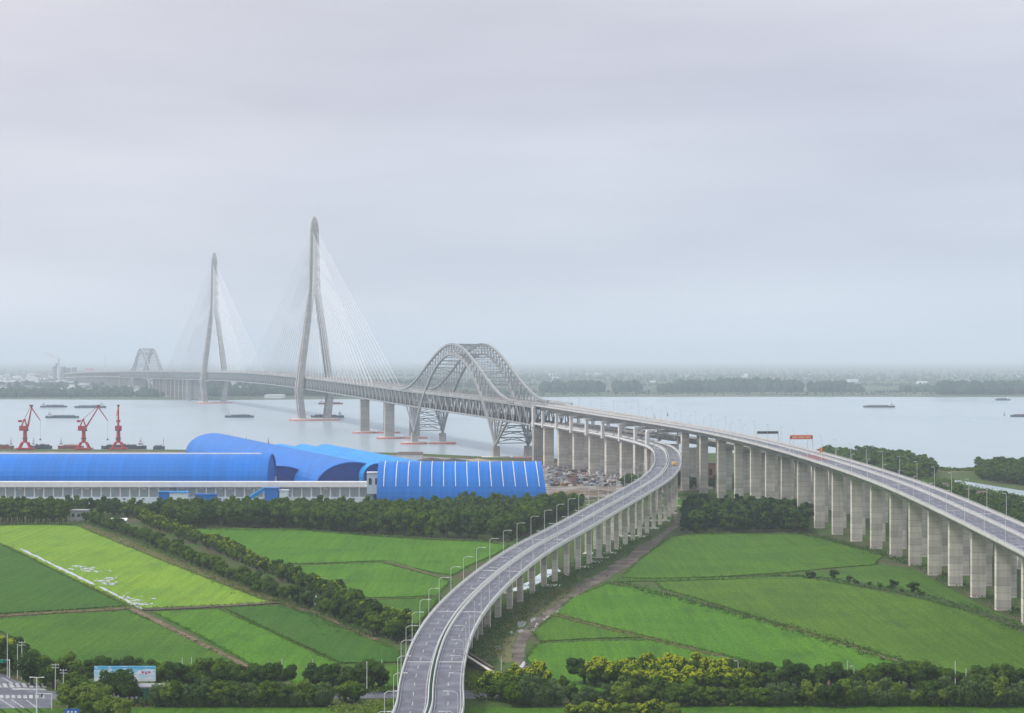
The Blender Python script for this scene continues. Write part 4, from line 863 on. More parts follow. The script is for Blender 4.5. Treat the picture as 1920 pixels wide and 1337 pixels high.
# ------------------------------------------------------------------ boats
def boat(px, wl, lpx, label, hull='navy', cargo='cargo', kind='barge', house_at=1, grp='cargo barges under way on the river', heading=None, zq=0):
    d = F * HC / (wl - YH); c = W(px, wl, 0); L = lpx * d / F; B = min(L * .2, 16); hh = max(3.4, L * .055); s_ = house_at
    root = empty('cargo_barge' if kind == 'barge' else kind, Vector((c.x, c.y, 0)), label, 'boat' if kind != 'barge' else 'barge', grp)
    def sec(x, w, z): return (c.x + x, c.y - w / 2), (c.x + x, c.y + w / 2)
    mb = MB(); st = [(-.5, .72), (-.46, .96), (-.3, 1), (.3, 1), (.42, .82), (.5, .12)]
    for f, w in st:
        xx = c.x - s_ * f * L if s_ == -1 else c.x - f * L
        for z, ww in ((-.6, w * .8), (hh * (1.15 if abs(f) > .44 else 1), w)): mb.v += [(xx, c.y - ww * B / 2, z), (xx, c.y + ww * B / 2, z)]
    for i in range(len(st) - 1):
        a = i * 4; mb.f += [(a, a + 4, a + 6, a + 2), (a + 1, a + 3, a + 7, a + 5), (a + 2, a + 6, a + 7, a + 3), (a, a + 1, a + 5, a + 4)]
    mb.f += [(0, 2, 3, 1), (len(mb.v) - 4, len(mb.v) - 3, len(mb.v) - 1, len(mb.v) - 2)]
    mb.build('hull', M[hull], root)
    sx = c.x + (L * .38 if s_ == 1 else -L * .38) * (1 if s_ == 1 else 1)
    MB().box((c.x - (L * .05) * (1 if s_ == 1 else -1), c.y, hh + .5), (L * .66, B * .76, 1.0)).build('hatch_coaming', M[hull], root)
    mb = MB(); r2 = random.Random(int(px))
    for i in range(6):
        x_ = c.x - (L * .05) * (1 if s_ == 1 else -1) + L * (-.27 + .108 * i); mb.frust((x_, c.y, hh + .9), (L * .12, B * .7), (x_, c.y, hh + 1.2 + r2.uniform(.4, 1.6)), (L * .05, B * .25))
    mb.build('cargo', M[cargo], root)
    MB().box((sx, c.y, hh + 2.2), (L * .10, B * .7, 4.2)).build('deckhouse', M['white'], root); MB().box((sx, c.y, hh + 5.4), (L * .055, B * .55, 2.2)).build('wheelhouse', M['white'], root)
    MB().box((sx, c.y - B * .276, hh + 5.7), (L * .05, .2, .9)).build('window', M['glass'], root); MB().box((sx, c.y - B * .36, hh + 2.8), (L * .08, .2, .8)).build('window', M['glass'], root)
    MB().tube((sx, c.y, hh + 6.4), .25, (sx, c.y, hh + 10), .12, 6).build('mast', M['dark'], root)
    return root
boat(117, 784, 62, 'dark barge between the two left cranes, lower of three', 'navy', house_at=-1)
boat(169, 765, 59, 'slate barge with deckhouse at its right end, above the middle crane', 'navy')
boat(101, 764, 50, 'long low faint barge just right of the leftmost crane tip', 'navy', house_at=-1)
boat(449, 783, 54, 'dark low barge midway between the two tall towers', 'navy', house_at=-1)
boat(614, 783, 62, 'dark barge passing behind the foot of the nearer tower', 'dark')
boat(620, 758, 46, 'rusty red barge near the far shore right of the nearer tower', 'rust', 'sand', house_at=-1)
boat(1648, 764, 59, 'pale barge with blue stern house on the open water at right', 'navy', 'sand')
boat(1880, 751, 28, 'small slate barge near the far shore at the right edge', 'navy')
boat(1918, 782, 48, 'barge loaded with red cargo cut by the right edge', 'navy', 'rust')
boat(1211, 789, 42, 'brownish barge just beyond the highway parapet', 'rust', 'sand')
boat(232, 842, 84, 'long dark barge moored below the middle and right cranes', 'dark', grp='barges moored at the quay')
boat(133, 842, 48, 'white decked ship moored between the first two cranes', 'rust', 'sand', house_at=-1, grp='barges moored at the quay')
boat(4, 842, 44, 'dark red hulled ship at the far left edge of the quay', 'rust', 'cargo', grp='barges moored at the quay')
boat(78, 842, 40, 'dark barge behind the leftmost crane', 'dark', 'cargo', grp='barges moored at the quay', house_at=-1)
boat(298, 843, 22, 'small work boat right of the cranes', 'navy', 'sand', grp='barges moored at the quay')
def buoy(px, y, h, label, m='dark'):
    c = W(px, y, 0); o = empty('channel_buoy', c, label, 'buoy')
    MB().tube(c, h * .28, c + Vector((0, 0, h * .2)), h * .26, 10).build('float', M[m], o); MB().tube(c + Vector((0, 0, h * .2)), h * .12, c + Vector((0, 0, h)), h * .03, 6).build('marker', M[m], o)
buoy(1252, 779, 6, 'tiny dark buoy on the water above the highway'); buoy(1883, 779, 6, 'tiny buoy left of the red cargo barge'); buoy(1054, 760, 6, 'small pale buoy beyond the arch bridge end', 'white')
buoy(430, 828, 9, 'thin marker left of the blue vault ridge', 'sand'); buoy(446, 830, 8, 'second thin marker above the blue vault ridge', 'sand'); buoy(462, 832, 8, 'third thin marker above the blue vault ridge', 'sand'); buoy(503, 833, 8, 'lone marker over the valley between vaults', 'sand')
c = W(1072, 770, 0); o = empty('channel_beacon', c, 'green tapered beacon standing in the river beyond the highway', 'beacon'); MB().tube(c, 3, c + Vector((0, 0, 14)), 1.6, 8).build('tower', M['green_w'], o); MB().tube(c + Vector((0, 0, 14)), 2.2, c + Vector((0, 0, 16)), .6, 8).build('lantern', M['dark'], o)

# ------------------------------------------------------------------ lamps on the viaducts
def lamp_proto(hgt=10.0, arm=2.6):
    root = bpy.data.objects.new('street_lamp', None); link(root)
    o = bpy.data.objects.new('pole', MB().tube((0, 0, 0), .12, (0, 0, hgt), .075, 6).mesh('pole', M['lamp'])); link(o, root)
    o = bpy.data.objects.new('arm', MB().tube((0, 0, hgt - .1), .10, (arm * .35, 0, hgt + .55), .08, 5).tube((arm * .35, 0, hgt + .55), .08, (arm, 0, hgt + .6), .07, 5).mesh('arm', M['lamp'])); link(o, root)
    o = bpy.data.objects.new('lamp_head', MB().box((arm + .5, 0, hgt + .58), (1.3, .45, .2)).mesh('lamp_head', M['lamp'])); link(o, root)
    return root
LP = lamp_proto(); lp_used = False
def lamp(p, rz, label, grp):
    global lp_used
    o = LP if not lp_used else copy_tree(LP); lp_used = True; o.location = p; o.rotation_euler = (0, 0, rz); tag(o, label, 'street lamp', grp); return o
k = 0; s = 8.0
while s < RAMP.L - 20:
    k += 1
    for sd, nm in ((-1, 'left'), (1, 'right')):
        p, r_ = RAMP.fr(s); q = p + r_ * (9.25 * sd); rz = math.atan2(-sd * r_.y, -sd * r_.x)
        lamp(q, rz, 'slender lamp post on the %s parapet of the curving ramp, %s from the bottom' % (nm, ordw(k)), 'lamp posts along the curving ramp')
    s += 27 if s < 900 else 36
LP = lamp_proto(10.5, .5); lp_used = False
k = 0; s = HW.at_y(700)
while s < HW.L - 4:
    k += 1
    for sd, nm in ((-1, 'left'), (1, 'right')):
        p, r_ = HW.fr(s); q = HW.off(s, 0); P_ = NC if sd < 0 else RC; p, r_ = P_.fr(P_.at_y(q.y)); q = p + r_ * ((6.5 if sd < 0 else 5.5) * sd); lamp(q, math.atan2(-sd * r_.y, -sd * r_.x), 'lamp post on the %s edge of the highway viaduct, %s from the right' % (nm, ordw(k)), 'lamp posts along the highway viaduct')
    s += 34
k = 0; s = S(1860)
while s < S(3100):
    k += 1
    for sd, nm in ((-1, 'near'), (1, 'far')):
        p, r_ = BR.fr(s); q = p + r_ * (17.8 * sd); q.z += 1.2; lamp(q, math.atan2(-sd * r_.y, -sd * r_.x), 'faint lamp post on the %s side of the river bridge deck, %s beyond the bank' % (nm, ordw(k)), 'lamp posts along the river bridge')
    s += 42
# signs over the highway
def gantry(d, label, m_panel, face, text=None, rise=0.0):
    s = HW.at_y(d); p, r_ = HW.fr(s); a = p + r_ * -18.6; b = p + r_ * -4.2; h = 7.6; o = empty('sign_gantry', a, label, 'sign gantry'); h += rise
    for q in (a, b): MB().tube(q, .22, q + Vector((0, 0, h + 1.4)), .2, 8).build('post', M['lamp'], o)
    for z in (h, h + 1.6): MB().beam(a + Vector((0, 0, z)), b + Vector((0, 0, z)), .28).build('truss_rail', M['lamp'], o)
    w = (b - a).length; c = (a + b) / 2 + Vector((0, 0, h + .8)); rz = math.atan2(r_.y, r_.x); t_ = Vector((-r_.y, r_.x, 0))
    MB().box(c - t_ * .35, (w * .97, .3, face), rz).build('panel', m_panel, o)
    if text:
        for g0 in (-.31, 0, .31):
            for j in range(4):
                cc = c - t_ * .55 + r_ * (w * (g0 + (j - 1.5) * .062)); mb = MB(); rr = random.Random(j + int(g0 * 100))
                for z in (-.42, 0, .42): mb.box(cc + Vector((0, 0, z)), (.85, .06, .17), rz)
                mb.box(cc, (.16, .06, 1.1), rz); mb.build('character', text, o)
        for g0 in (-.45, .45): MB().box(c - t_ * .6 + r_ * (w * g0), (.9, .1, 1.0), rz).build('symbol', M['roofdark'], o)
    return o
M['orange'] = flat('orange_banner', (.80, .17, .06)); M['banner_t'] = flat('pale_character_paint', (.85, .72, .62))
gantry(1272, 'slim dark backed sign gantry over the near carriageway of the highway', M['steel_d'], 1.5)
gantry(1185, 'orange banner gantry with pale characters over the highway', M['orange'], 2.6, M['banner_t'], 2.2)
mb = MB(); s = HW.at_y(1140); strip(mb, HW, s, s + 36, -17.3, -6.0, .035)
mb.build('red_road_surface', mat('red_antiskid', (.22, .10, .12), (.18, .085, .10), scale=.3, rough=.85), hw_root)
s = HW.at_y(1165); q = HW.off(s, -4.2, 0); o = empty('message_sign', q, 'small orange message sign on a post by the highway median', 'sign'); MB().tube(q, .12, q + Vector((0, 0, 5)), .1, 6).build('post', M['lamp'], o); MB().box(q + Vector((0, -.1, 4)), (1.6, .4, 3)).build('panel', M['orange'], o)
s = RAMP.at_y(1300); q = RAMP.off(s, 4.6, 0)
o = empty('maintenance_vehicle', q, 'small yellow maintenance truck on the bend of the ramp', 'truck', None, 0.1)
for nme, c_, sz, m in (('cargo_bed', (0, -1.2, 1.5), (2.2, 4.2, 1.5), 'truck_yellow'), ('cab', (0, 1.9, 1.5), (2.1, 1.8, 2.1), 'truck_yellow'), ('windscreen', (0, 2.83, 1.9), (1.8, .08, .8), 'glass')):
    if m not in M: M[m] = flat('truck_yellow', (.75, .45, .06))
    ob = bpy.data.objects.new(nme, MB().box(c_, sz).mesh(nme, M[m])); link(ob, o)
for x in (-1, 1):
    for y in (-2.2, 1.8): ob = bpy.data.objects.new('wheel', MB().tube((x - .15, y, .45), .45, (x + .15, y, .45), .45, 12).mesh('wheel', M['dark'])); link(ob, o)

# ------------------------------------------------------------------ posts and signs beside the bottom road
def post(px, base, top, label, arm=0, cross=False, cat='lamp post', name='lamp_post', head=False):
    c = W(px, base, 2); d = c.y; h = (base - top) * d / F; o = empty(name, c, label, cat, 'posts along the road at the bottom')
    MB().tube(c, .16, c + Vector((0, 0, h)), .10, 8).build('pole', M['lamp'], o)
    if arm: MB().tube(c + Vector((0, 0, h - .05)), .08, c + Vector((arm, -.3, h + .25)), .06, 5).build('arm', M['lamp'], o); MB().box(c + Vector((arm, -.3, h + .22)), (1.0, .35, .16)).build('lamp_head', M['lamp'], o)
    if cross:
        for z in (.25, 1.1): MB().beam(c + Vector((-1.1, 0, h - z)), c + Vector((1.1, 0, h - z)), .14).build('crossarm', M['lamp'], o)
        for x in (-.9, 0, .9): MB().tube(c + Vector((x, 0, h - .2)), .07, c + Vector((x, 0, h + .12)), .05, 6).build('insulator', M['white'], o)
    if head: MB().box(c + Vector((.3, -.2, h * .45)), (.9, .5, .9)).build('control_box', M['white'], o)
    return o
plist = [(14, 1270, 1188, 'tall thin mast at the far left of the junction', 0, 0, 0), (33, 1273, 1207, 'grey mast with a white box beside the left junction corner', 0, 0, 1), (41, 1274, 1203, 'utility pole with crossarms beside the left junction corner', 0, 1, 0), (104, 1300, 1245, 'dark utility pole with crossarms right of the junction', 0, 1, 0),
 (119, 1303, 1255, 'shorter utility pole with crossarms among dark trees', 0, 1, 0), (133, 1270, 1247, 'short thin post left of the billboard', 0, 0, 0), (141, 1268, 1231, 'plain pale post left of the billboard', 0, 0, 0), (165, 1337, 1290, 'thin post in front of the yellow green bushes', 0, 0, 0),
 (342, 1272, 1233, 'pale post right of the billboard, left of a pair', 0, 0, 0), (359, 1272, 1232, 'pale post right of the billboard, right of a pair', 0, 0, 0), (529, 1272, 1235, 'pale post above the willows, left of the field gap', 0, 0, 0), (575, 1285, 1249, 'short post in the field gap, left of a pair', 0, 0, 0),
 (586, 1285, 1236, 'tall post in the field gap, right of a pair', 0, 0, 0), (688, 1302, 1240, 'pole in front of the dark round trees near the ramp', 0, 0, 0), (716, 1285, 1237, 'faint post between round trees and ramp', 0, 0, 0), (940, 1262, 1232, 'short pale post right of the ramp', 0, 0, 0), (1172, 1280, 1242, 'thin post before the yellow blossoming trees', 0, 0, 0),
 (1384, 1290, 1240, 'bent lamp post at the end of the yellow blossoming trees', -.8, 0, 0), (1589, 1290, 1239, 'tall pale post above the right trees, left of a pair', 0, 0, 0), (1601, 1290, 1250, 'short bent lamp post above the right trees', -.8, 0, 0), (1791, 1296, 1240, 'tall pale post above the right trees, nearest the right edge', 0, 0, 0), (1811, 1296, 1253, 'short post above the right willows near the right edge', 0, 0, 0)]
for px, b_, t_, lb, arm, cr_, hd in plist: post(px, b_, t_, lb, arm, bool(cr_), head=bool(hd), name='utility_pole' if cr_ else 'lamp_post', cat='utility pole' if cr_ else 'lamp post')
c = W(69, 1345, 2); d = c.y; h = (1345 - 1270) * d / F; o = empty('street_lamp', c, 'tall white double armed street lamp standing in the junction', 'street lamp')
MB().tube(c, .2, c + Vector((0, 0, h)), .13, 8).build('pole', M['white'], o)
for sg in (-1, 1): MB().tube(c + Vector((0, 0, h - .1)), .1, c + Vector((sg * 1.5, 0, h)), .08, 6).build('arm', M['white'], o); MB().box(c + Vector((sg * 1.6, 0, h + .02)), (.9, .4, .2)).build('lamp_head', M['white'], o)
def cantilever(px, base, top, reach, label, sign=None):
    c = W(px, base, 2); h = (base - top) * c.y / F; o = empty('traffic_signal', c, label, 'traffic signal'); MB().tube(c, .2, c + Vector((0, 0, h)), .15, 8).build('pole', M['white'], o)
    MB().tube(c + Vector((0, 0, h - .3)), .12, c + Vector((reach, 0, h - .1)), .09, 6).build('arm', M['white'], o)
    if sign: MB().box(c + Vector((reach, -.15, h - .6)), (3.2, .2, 1.1)).build('green_sign', flat('sign_green', (.01, .28, .16)), o)
    MB().box(c + Vector((reach * .6, -.15, h - .7)), (.4, .4, 1.0)).build('signal_head', M['dark'], o)
cantilever(18, 1272, 1236, -2.6, 'white signal pole with a green sign on its arm at the left edge', True)
cantilever(97, 1330, 1299, -4.6, 'white traffic signal arm reaching left over the junction')
def face_mat(name, build):                      # flat print on a sign
    m, t, b = new_mat(name); tcx = N(t, 'ShaderNodeTexCoord').outputs['Generated']; sp = N(t, 'ShaderNodeSeparateXYZ'); t.links.new(tcx, sp.inputs[0])
    b.inputs['Base Color'].default_value = (.6, .8, .9, 1); r_ = N(t, 'ShaderNodeValToRGB'); t.links.new(sp.outputs[2], r_.inputs[0])
    el = r_.color_ramp.elements; el[0].position = 0; el[0].color = (*build[0], 1); el[1].position = 1; el[1].color = (*build[2], 1); q = el.new(.5); q.color = (*build[1], 1)
    n = N(t, 'ShaderNodeTexNoise'); n.inputs['Scale'].default_value = 5; n.inputs['Detail'].default_value = 4; t.links.new(tcx, n.inputs['Vector'])
    mr_ = N(t, 'ShaderNodeMapRange'); mr_.inputs[1].default_value = .5; mr_.inputs[2].default_value = .6; t.links.new(n.outputs[0], mr_.inputs[0])
    mx_ = N(t, 'ShaderNodeMixRGB'); mx_.inputs[2].default_value = (*build[3], 1); t.links.new(r_.outputs[0], mx_.inputs[1]); t.links.new(mr_.outputs[0], mx_.inputs[0]); t.links.new(mx_.outputs[0], b.inputs['Base Color']); return m
c = W(235, 1300, 2); k_ = c.y / F; o = empty('billboard', c, 'wide roadside billboard printed with blue sky, half hidden by dark trees', 'billboard')
zt = HC - (1249 - YH) * k_; zb_ = HC - (1277 - YH) * k_; xa, xb = X(177, c.y), X(292, c.y)
MB().box(((xa + xb) / 2, c.y, (zt + zb_) / 2), (xb - xa, .5, zt - zb_)).build('panel', face_mat('sky_print', ((.75, .78, .80), (.40, .68, .82), (.02, .42, .70), (.85, .88, .90))), o)
for x in (xa + 2, (xa + xb) / 2, xb - 2): MB().beam((x, c.y + .5, 2), (x, c.y + .5, zt - .5), .35).build('post', M['steel_d'], o)
for i in range(3): MB().tube((X(268, c.y) + i * 1.0, c.y - .27, zt - 1.8 - (i % 2) * .3), .35, (X(268, c.y) + i * 1.0, c.y - .31, zt - 1.8 - (i % 2) * .3), .35, 10).build('printed_emblem', flat('emblem_pink', (.75, .12, .2)), o)
M['signblue'] = flat('sign_blue', (.02, .13, .55))
for px, b_, x0, x1, y0, y1, lb in ((390, 1272, 387, 396, 1250, 1265, 'small blue road sign between dark trees'), (137, 1362, 121, 149, 1329, 1345, 'blue and white road sign cut by the bottom edge')):
    c = W(px, b_, 2); k_ = c.y / F; o = empty('road_sign', c, lb, 'road sign'); za, zc = HC - (y0 - YH) * k_, HC - (y1 - YH) * k_; a_, b2 = X(x0, c.y), X(x1, c.y)
    MB().beam((c.x, c.y + .15, 2), (c.x, c.y + .15, zc + .2), .14).build('post', M['lamp'], o); MB().box(((a_ + b2) / 2, c.y, (za + zc) / 2), (b2 - a_, .08, za - zc)).build('panel', M['signblue'], o)
    for j in range(3): MB().box((a_ + (b2 - a_) * (.25 + .25 * j), c.y - .06, za - (za - zc) * .35), ((b2 - a_) * .14, .03, (za - zc) * .22)).build('character', M['paint'], o)
# concrete abutment ramp right of the viaduct foot
M['culv'] = mat('stained_wall', (.16, .12, .09), (.10, .08, .065), scale=.6, rough=.9)
c = W(905, 1255, 2); o = empty('culvert_wall', c, 'brown stained concrete wall beside the foot of the ramp', 'wall'); MB().beam(W(868, 1226, 4.4), W(925, 1262, 3.0), .8, 3.4).build('wall', M['culv'], o); MB().beam(W(868, 1225, 6.25), W(925, 1261, 4.85), 1.0, .25).build('coping', M['conc'], o)
# ------------------------------------------------------------------ trees
def crown_mesh(name, m, seed, H_, R, base, n, size, clumps, style='round', up=.35):
    r = random.Random(seed); V = []; Fc = []
    C = []
    for i in range(clumps):
        while True:
            x, y, z = r.uniform(-1, 1), r.uniform(-1, 1), r.uniform(-1, 1)
            q = x * x + y * y + z * z
            if .12 < q < 1: break
        if style == 'poplar': pr = (1 - abs((z + 1) / 2 - .42) * 1.1) * .9; x *= pr; y *= pr
        elif style == 'cone': pr = 1.05 - (z + 1) / 2; x *= pr; y *= pr
        elif style == 'round' and z < -.3: x *= .8; y *= .8
        cr = R * (r.uniform(.22, .42)) * (1 if style in ('round', 'willow') else .8)
        C.append((x * R * .86, y * R * .86, base + (H_ - base) * (.5 + z * .44), cr))
    per = n // clumps
    for cx, cy_, cz, cr in C:
        for k in range(per):
            if style == 'willow' and r.random() < .6:
                a = r.uniform(0, 6.28); q = cr * r.uniform(.5, 1.05); x, y = cx + q * math.cos(a), cy_ + q * math.sin(a); z = cz + cr * .5 - r.random() ** 1.2 * (H_ - base) * .42
                z = max(z, .5); w, h = size * .35, size * 1.5; ang = r.uniform(0, 3.14); dx, dy = math.cos(ang) * w, math.sin(ang) * w; i = len(V)
                V += [(x - dx, y - dy, z), (x + dx, y + dy, z), (x + dx * .5, y + dy * .5, z - h), (x - dx * .5, y - dy * .5, z - h)]; Fc.append((i, i + 1, i + 2, i + 3)); continue
            v = Vector((r.gauss(0, 1), r.gauss(0, 1), r.gauss(0, 1))).normalized(); q = cr * r.uniform(.72, 1.08); p = Vector((cx, cy_, cz)) + Vector((v.x * q, v.y * q, v.z * q * .8))
            nn = (v + Vector((r.uniform(-.5, .5), r.uniform(-.5, .5), r.uniform(-.3, .5) + up))).normalized(); t = nn.cross(Vector((r.uniform(-1, 1), r.uniform(-1, 1), .3))).normalized(); b = nn.cross(t); s_ = size * r.uniform(.6, 1.2); i = len(V)
            for e1, e2 in ((-1, -.5), (.1, -.8), (1, .4), (-.2, .8)): V.append(tuple(p + t * (e1 * s_) + b * (e2 * s_)))
            Fc.append((i, i + 1, i + 2, i + 3))
    me = bpy.data.meshes.new(name); me.from_pydata(V, [], Fc); me.materials.append(m); me.update(); return me, C
def trunk_mesh(C, H_, R, base, seed):
    r = random.Random(seed); mb = MB(); q = max(.12, R * .07)
    mb.tube((0, 0, -.4), q * 1.5, (0, 0, base + (H_ - base) * .35), q, 6, False).tube((0, 0, base + (H_ - base) * .35), q, (r.uniform(-.2, .2), r.uniform(-.2, .2), H_ * .85), q * .35, 5, False)
    for cx, cy_, cz, cr in C[:7]:
        z = min(cz, base + (H_ - base) * .5) * .75 + .1; mb.tube((0, 0, z), q * .6, (cx * .8, cy_ * .8, cz), q * .2, 4, False)
    return mb.mesh('trunk', M['bark'])
KINDS = {}
def kind(key, name, m, H_, R, base, n, size, clumps, style='round', variants=3, flower=0):
    KINDS[key] = []
    for v in range(variants):
        me, C = crown_mesh('crown', m, hash_(key) + v, H_, R, base, n, size, clumps, style); tr = trunk_mesh(C, H_, R, base, v)
        fl = None
        if flower:
            r = random.Random(v + 50); mb = MB(); top_ = sorted(C, key=lambda c: -c[2])[:int(len(C) * .55)]
            for cx, cy_, cz, cr in top_:
                for k in range(flower // len(top_)):
                    vv = Vector((r.gauss(0, 1), r.gauss(0, 1), abs(r.gauss(0, 1)) * 1.2 + .2)).normalized(); p = Vector((cx, cy_, cz)) + vv * cr * r.uniform(.95, 1.2); t = vv.cross(Vector((r.uniform(-1, 1), r.uniform(-1, 1), .2))).normalized(); b = vv.cross(t); s_ = size * r.uniform(.35, .75)
                    mb.quad(p - t * s_ - b * s_, p + t * s_ - b * s_, p + t * s_ + b * s_, p - t * s_ + b * s_)
            fl = mb.mesh('blossom', M['L_yel'])
        KINDS[key].append((name, me, tr, fl, H_, R))
def hash_(s): return sum(ord(c) * (i + 3) for i, c in enumerate(s))
kind('mid', 'broadleaf_tree', M['L_mid'], 10, 5.0, 1.6, 3200, .42, 26)
kind('dark', 'broadleaf_tree', M['L_dark'], 10, 5.2, 1.2, 3200, .42, 20)
kind('lite', 'broadleaf_tree', M['L_lite'], 10, 5.0, 1.2, 3200, .42, 26)
kind('yel', 'golden_rain_tree', M['L_mid'], 10, 5.2, 1.4, 2800, .42, 24, flower=420)
kind('will', 'willow_tree', M['L_will'], 10, 4.8, 1.0, 3400, .40, 20, 'willow')
kind('pop', 'poplar_tree', M['L_mid'], 10, 2.5, 1.6, 1300, .42, 18, 'poplar')
kind('wood', 'broadleaf_tree', M['L_dark'], 10, 3.9, .8, 1300, .52, 18)
kind('woodm', 'broadleaf_tree', M['L_mid'], 10, 3.9, .8, 1300, .52, 18)
kind('pine', 'dark_tree', M['L_blue'], 10, 2.5, .6, 1200, .42, 16, 'cone')
kind('row', 'roadside_tree', M['L_mid'], 10, 4.8, 1.6, 1100, .62, 14)
kind('rowy', 'roadside_tree', M['L_mid'], 10, 4.8, 1.6, 1000, .62, 14, flower=45)
kind('rowd', 'roadside_tree', M['L_dark'], 10, 4.8, 1.6, 1100, .62, 14)
TR = random.Random(99); PLACED = []
def tree(k, p, h, label, group=None, wide=1.0, cat='tree'):
    name, me, tr, fl, H_, R = TR.choice(KINDS[k]); root = empty(name, p, label, cat, group, TR.uniform(0, 6.28)); s = h / H_
    root.scale = (s * wide, s * wide, s)
    for nme, m in (('trunk', tr), ('crown', me), ('blossom', fl)):
        if m: o = bpy.data.objects.new(nme, m); link(o, root)
    return root
def row(specs, label, group, key=None):          # label has %s for the ordinal, counted from the left
    specs = sorted(specs, key=lambda s: s[1])
    for i, (k, px, base, hpx, wide) in enumerate(specs):
        p = W(px, base, 2); tree(k, p, hpx * p.y / F, label % ordw(i + 1), group, wide)
# foreground, bottom left
A = []
for px, b, h, k in ((-10, 1262, 78, 'yel'), (12, 1250, 62, 'dark'), (32, 1264, 58, 'dark'), (60, 1284, 62, 'dark'), (84, 1286, 58, 'mid'), (122, 1290, 68, 'mid'), (100, 1290, 60, 'dark'), (150, 1296, 50, 'dark'), (172, 1268, 42, 'dark'), (200, 1268, 40, 'mid'), (226, 1267, 40, 'dark'),
    (250, 1268, 38, 'dark'), (276, 1270, 36, 'dark'), (303, 1292, 52, 'mid'), (330, 1292, 52, 'dark'), (356, 1290, 48, 'mid'), (372, 1292, 44, 'dark'), (392, 1293, 68, 'mid'), (414, 1293, 50, 'dark'), (436, 1293, 54, 'mid'), (460, 1292, 46, 'dark'), (484, 1292, 48, 'dark'), (508, 1292, 50, 'dark'), (530, 1292, 52, 'dark')):
    A.append((k, px, b, h, 1.15 if h < 45 else .95))
row(A, 'rounded tree in the rear row at bottom left, %s from the left', 'rear row of trees at bottom left')
B = [('dark', 592, 1294, 50, 1.05), ('dark', 614, 1296, 52, 1.05), ('dark', 636, 1296, 50, 1.05), ('dark', 658, 1295, 46, 1.0), ('dark', 680, 1293, 50, .9), ('dark', 700, 1293, 56, .95), ('dark', 716, 1292, 36, .8), ('mid', 648, 1316, 44, 1.3), ('mid', 668, 1318, 40, 1.0)]
row(B, 'dense dark round tree in the clump left of the ramp foot, %s from the left', 'clump of dark trees left of the ramp')
Cc = []
for i, px in enumerate(range(300, 612, 17)): Cc.append((('will', 'lite', 'mid', 'will', 'dark')[i % 5], px + TR.uniform(-5, 5), 1325, 48 + TR.uniform(-15, 10), TR.uniform(.8, 1.1)))
Cc += [('mid', 616, 1322, 38, .9), ('dark', 226, 1316, 62, .85), ('dark', 205, 1316, 60, .85), ('dark', 243, 1320, 58, .85)]
row(Cc, 'leafy tree in the front row at bottom left, %s from the left', 'front row of willows at bottom left')
D = [('lite', 178, 1336, 60, 1.0), ('mid', 150, 1318, 58, 1.0), ('lite', 130, 1334, 50, 1.0), ('mid', 134, 1300, 40, 1.0), ('lite', 205, 1352, 50, 1.1), ('lite', 232, 1356, 46, 1.0), ('mid', 165, 1350, 40, 1.1), ('mid', 146, 1290, 28, .9)]
row(D, 'yellowish green bushy tree beside the road junction, %s from the left', 'bushy trees beside the junction')
# foreground, right of the ramp
E = [('yel', 925, 1312, 58, .95), ('mid', 950, 1318, 60, 1.0), ('yel', 968, 1300, 52, .9), ('will', 985, 1322, 62, 1.0), ('yel', 1008, 1310, 66, .85), ('will', 1015, 1324, 58, 1.0), ('will', 1040, 1322, 50, .9), ('mid', 962, 1326, 48, .9), ('mid', 1057, 1292, 26, .9), ('mid', 1070, 1318, 40, .8)]
row(E, 'tree in the leafy clump just right of the ramp, %s from the left', 'clump of trees right of the ramp')
G_ = []
for i, px in enumerate(range(1098, 1400, 19)): G_.append(('yel' if i % 5 else 'dark', px + TR.uniform(-4, 4), 1286 + TR.uniform(-3, 3), 55 + TR.uniform(-5, 3) - max(0, px - 1330) * .12, 1.1))
for i, px in enumerate(range(1190, 1400, 22)): G_.append(('yel', px + TR.uniform(-4, 4), 1300, 50 + TR.uniform(-5, 4), 1.15))
row(G_, 'golden blossoming tree in the belt at bottom right, %s from the left', 'yellow blossoming trees at bottom right')
Hh = []
for i, px in enumerate(range(1400, 1990, 17)): Hh.append((('dark', 'mid', 'dark')[i % 3], px + TR.uniform(-5, 5), 1290 + TR.uniform(-4, 4), 44 + TR.uniform(-13, 12), TR.uniform(.9, 1.25)))
row(Hh, 'dark round tree in the rear row at bottom right, %s from the left', 'rear row of dark trees at bottom right')
I_ = []
for i, px in enumerate(range(1092, 1990, 18)):
    k = ('will' if (px > 1590 and i % 3) or px < 1160 or 1440 < px < 1480 else ('dark', 'mid', 'dark', 'mid')[i % 4]); I_.append((k if TR.random() > .15 else 'lite', px + TR.uniform(-6, 6), 1324 + TR.uniform(-3, 1), 46 + TR.uniform(-15, 11) + (10 if px > 1780 and px < 1880 else 0), 1.05))
row(I_, 'leafy tree in the front row at bottom right, %s from the left', 'front row of trees at bottom right')
J = [(('yel', 'lite', 'yel')[i % 3], px, 1352, 34 + TR.uniform(-5, 5), 1.3) for i, px in enumerate((1080, 1105, 1130, 1155, 1178, 1200, 1225, 1252))]
row(J, 'low yellow flowering bush along the bottom edge, %s from the left', 'flowering bushes on the bottom edge')
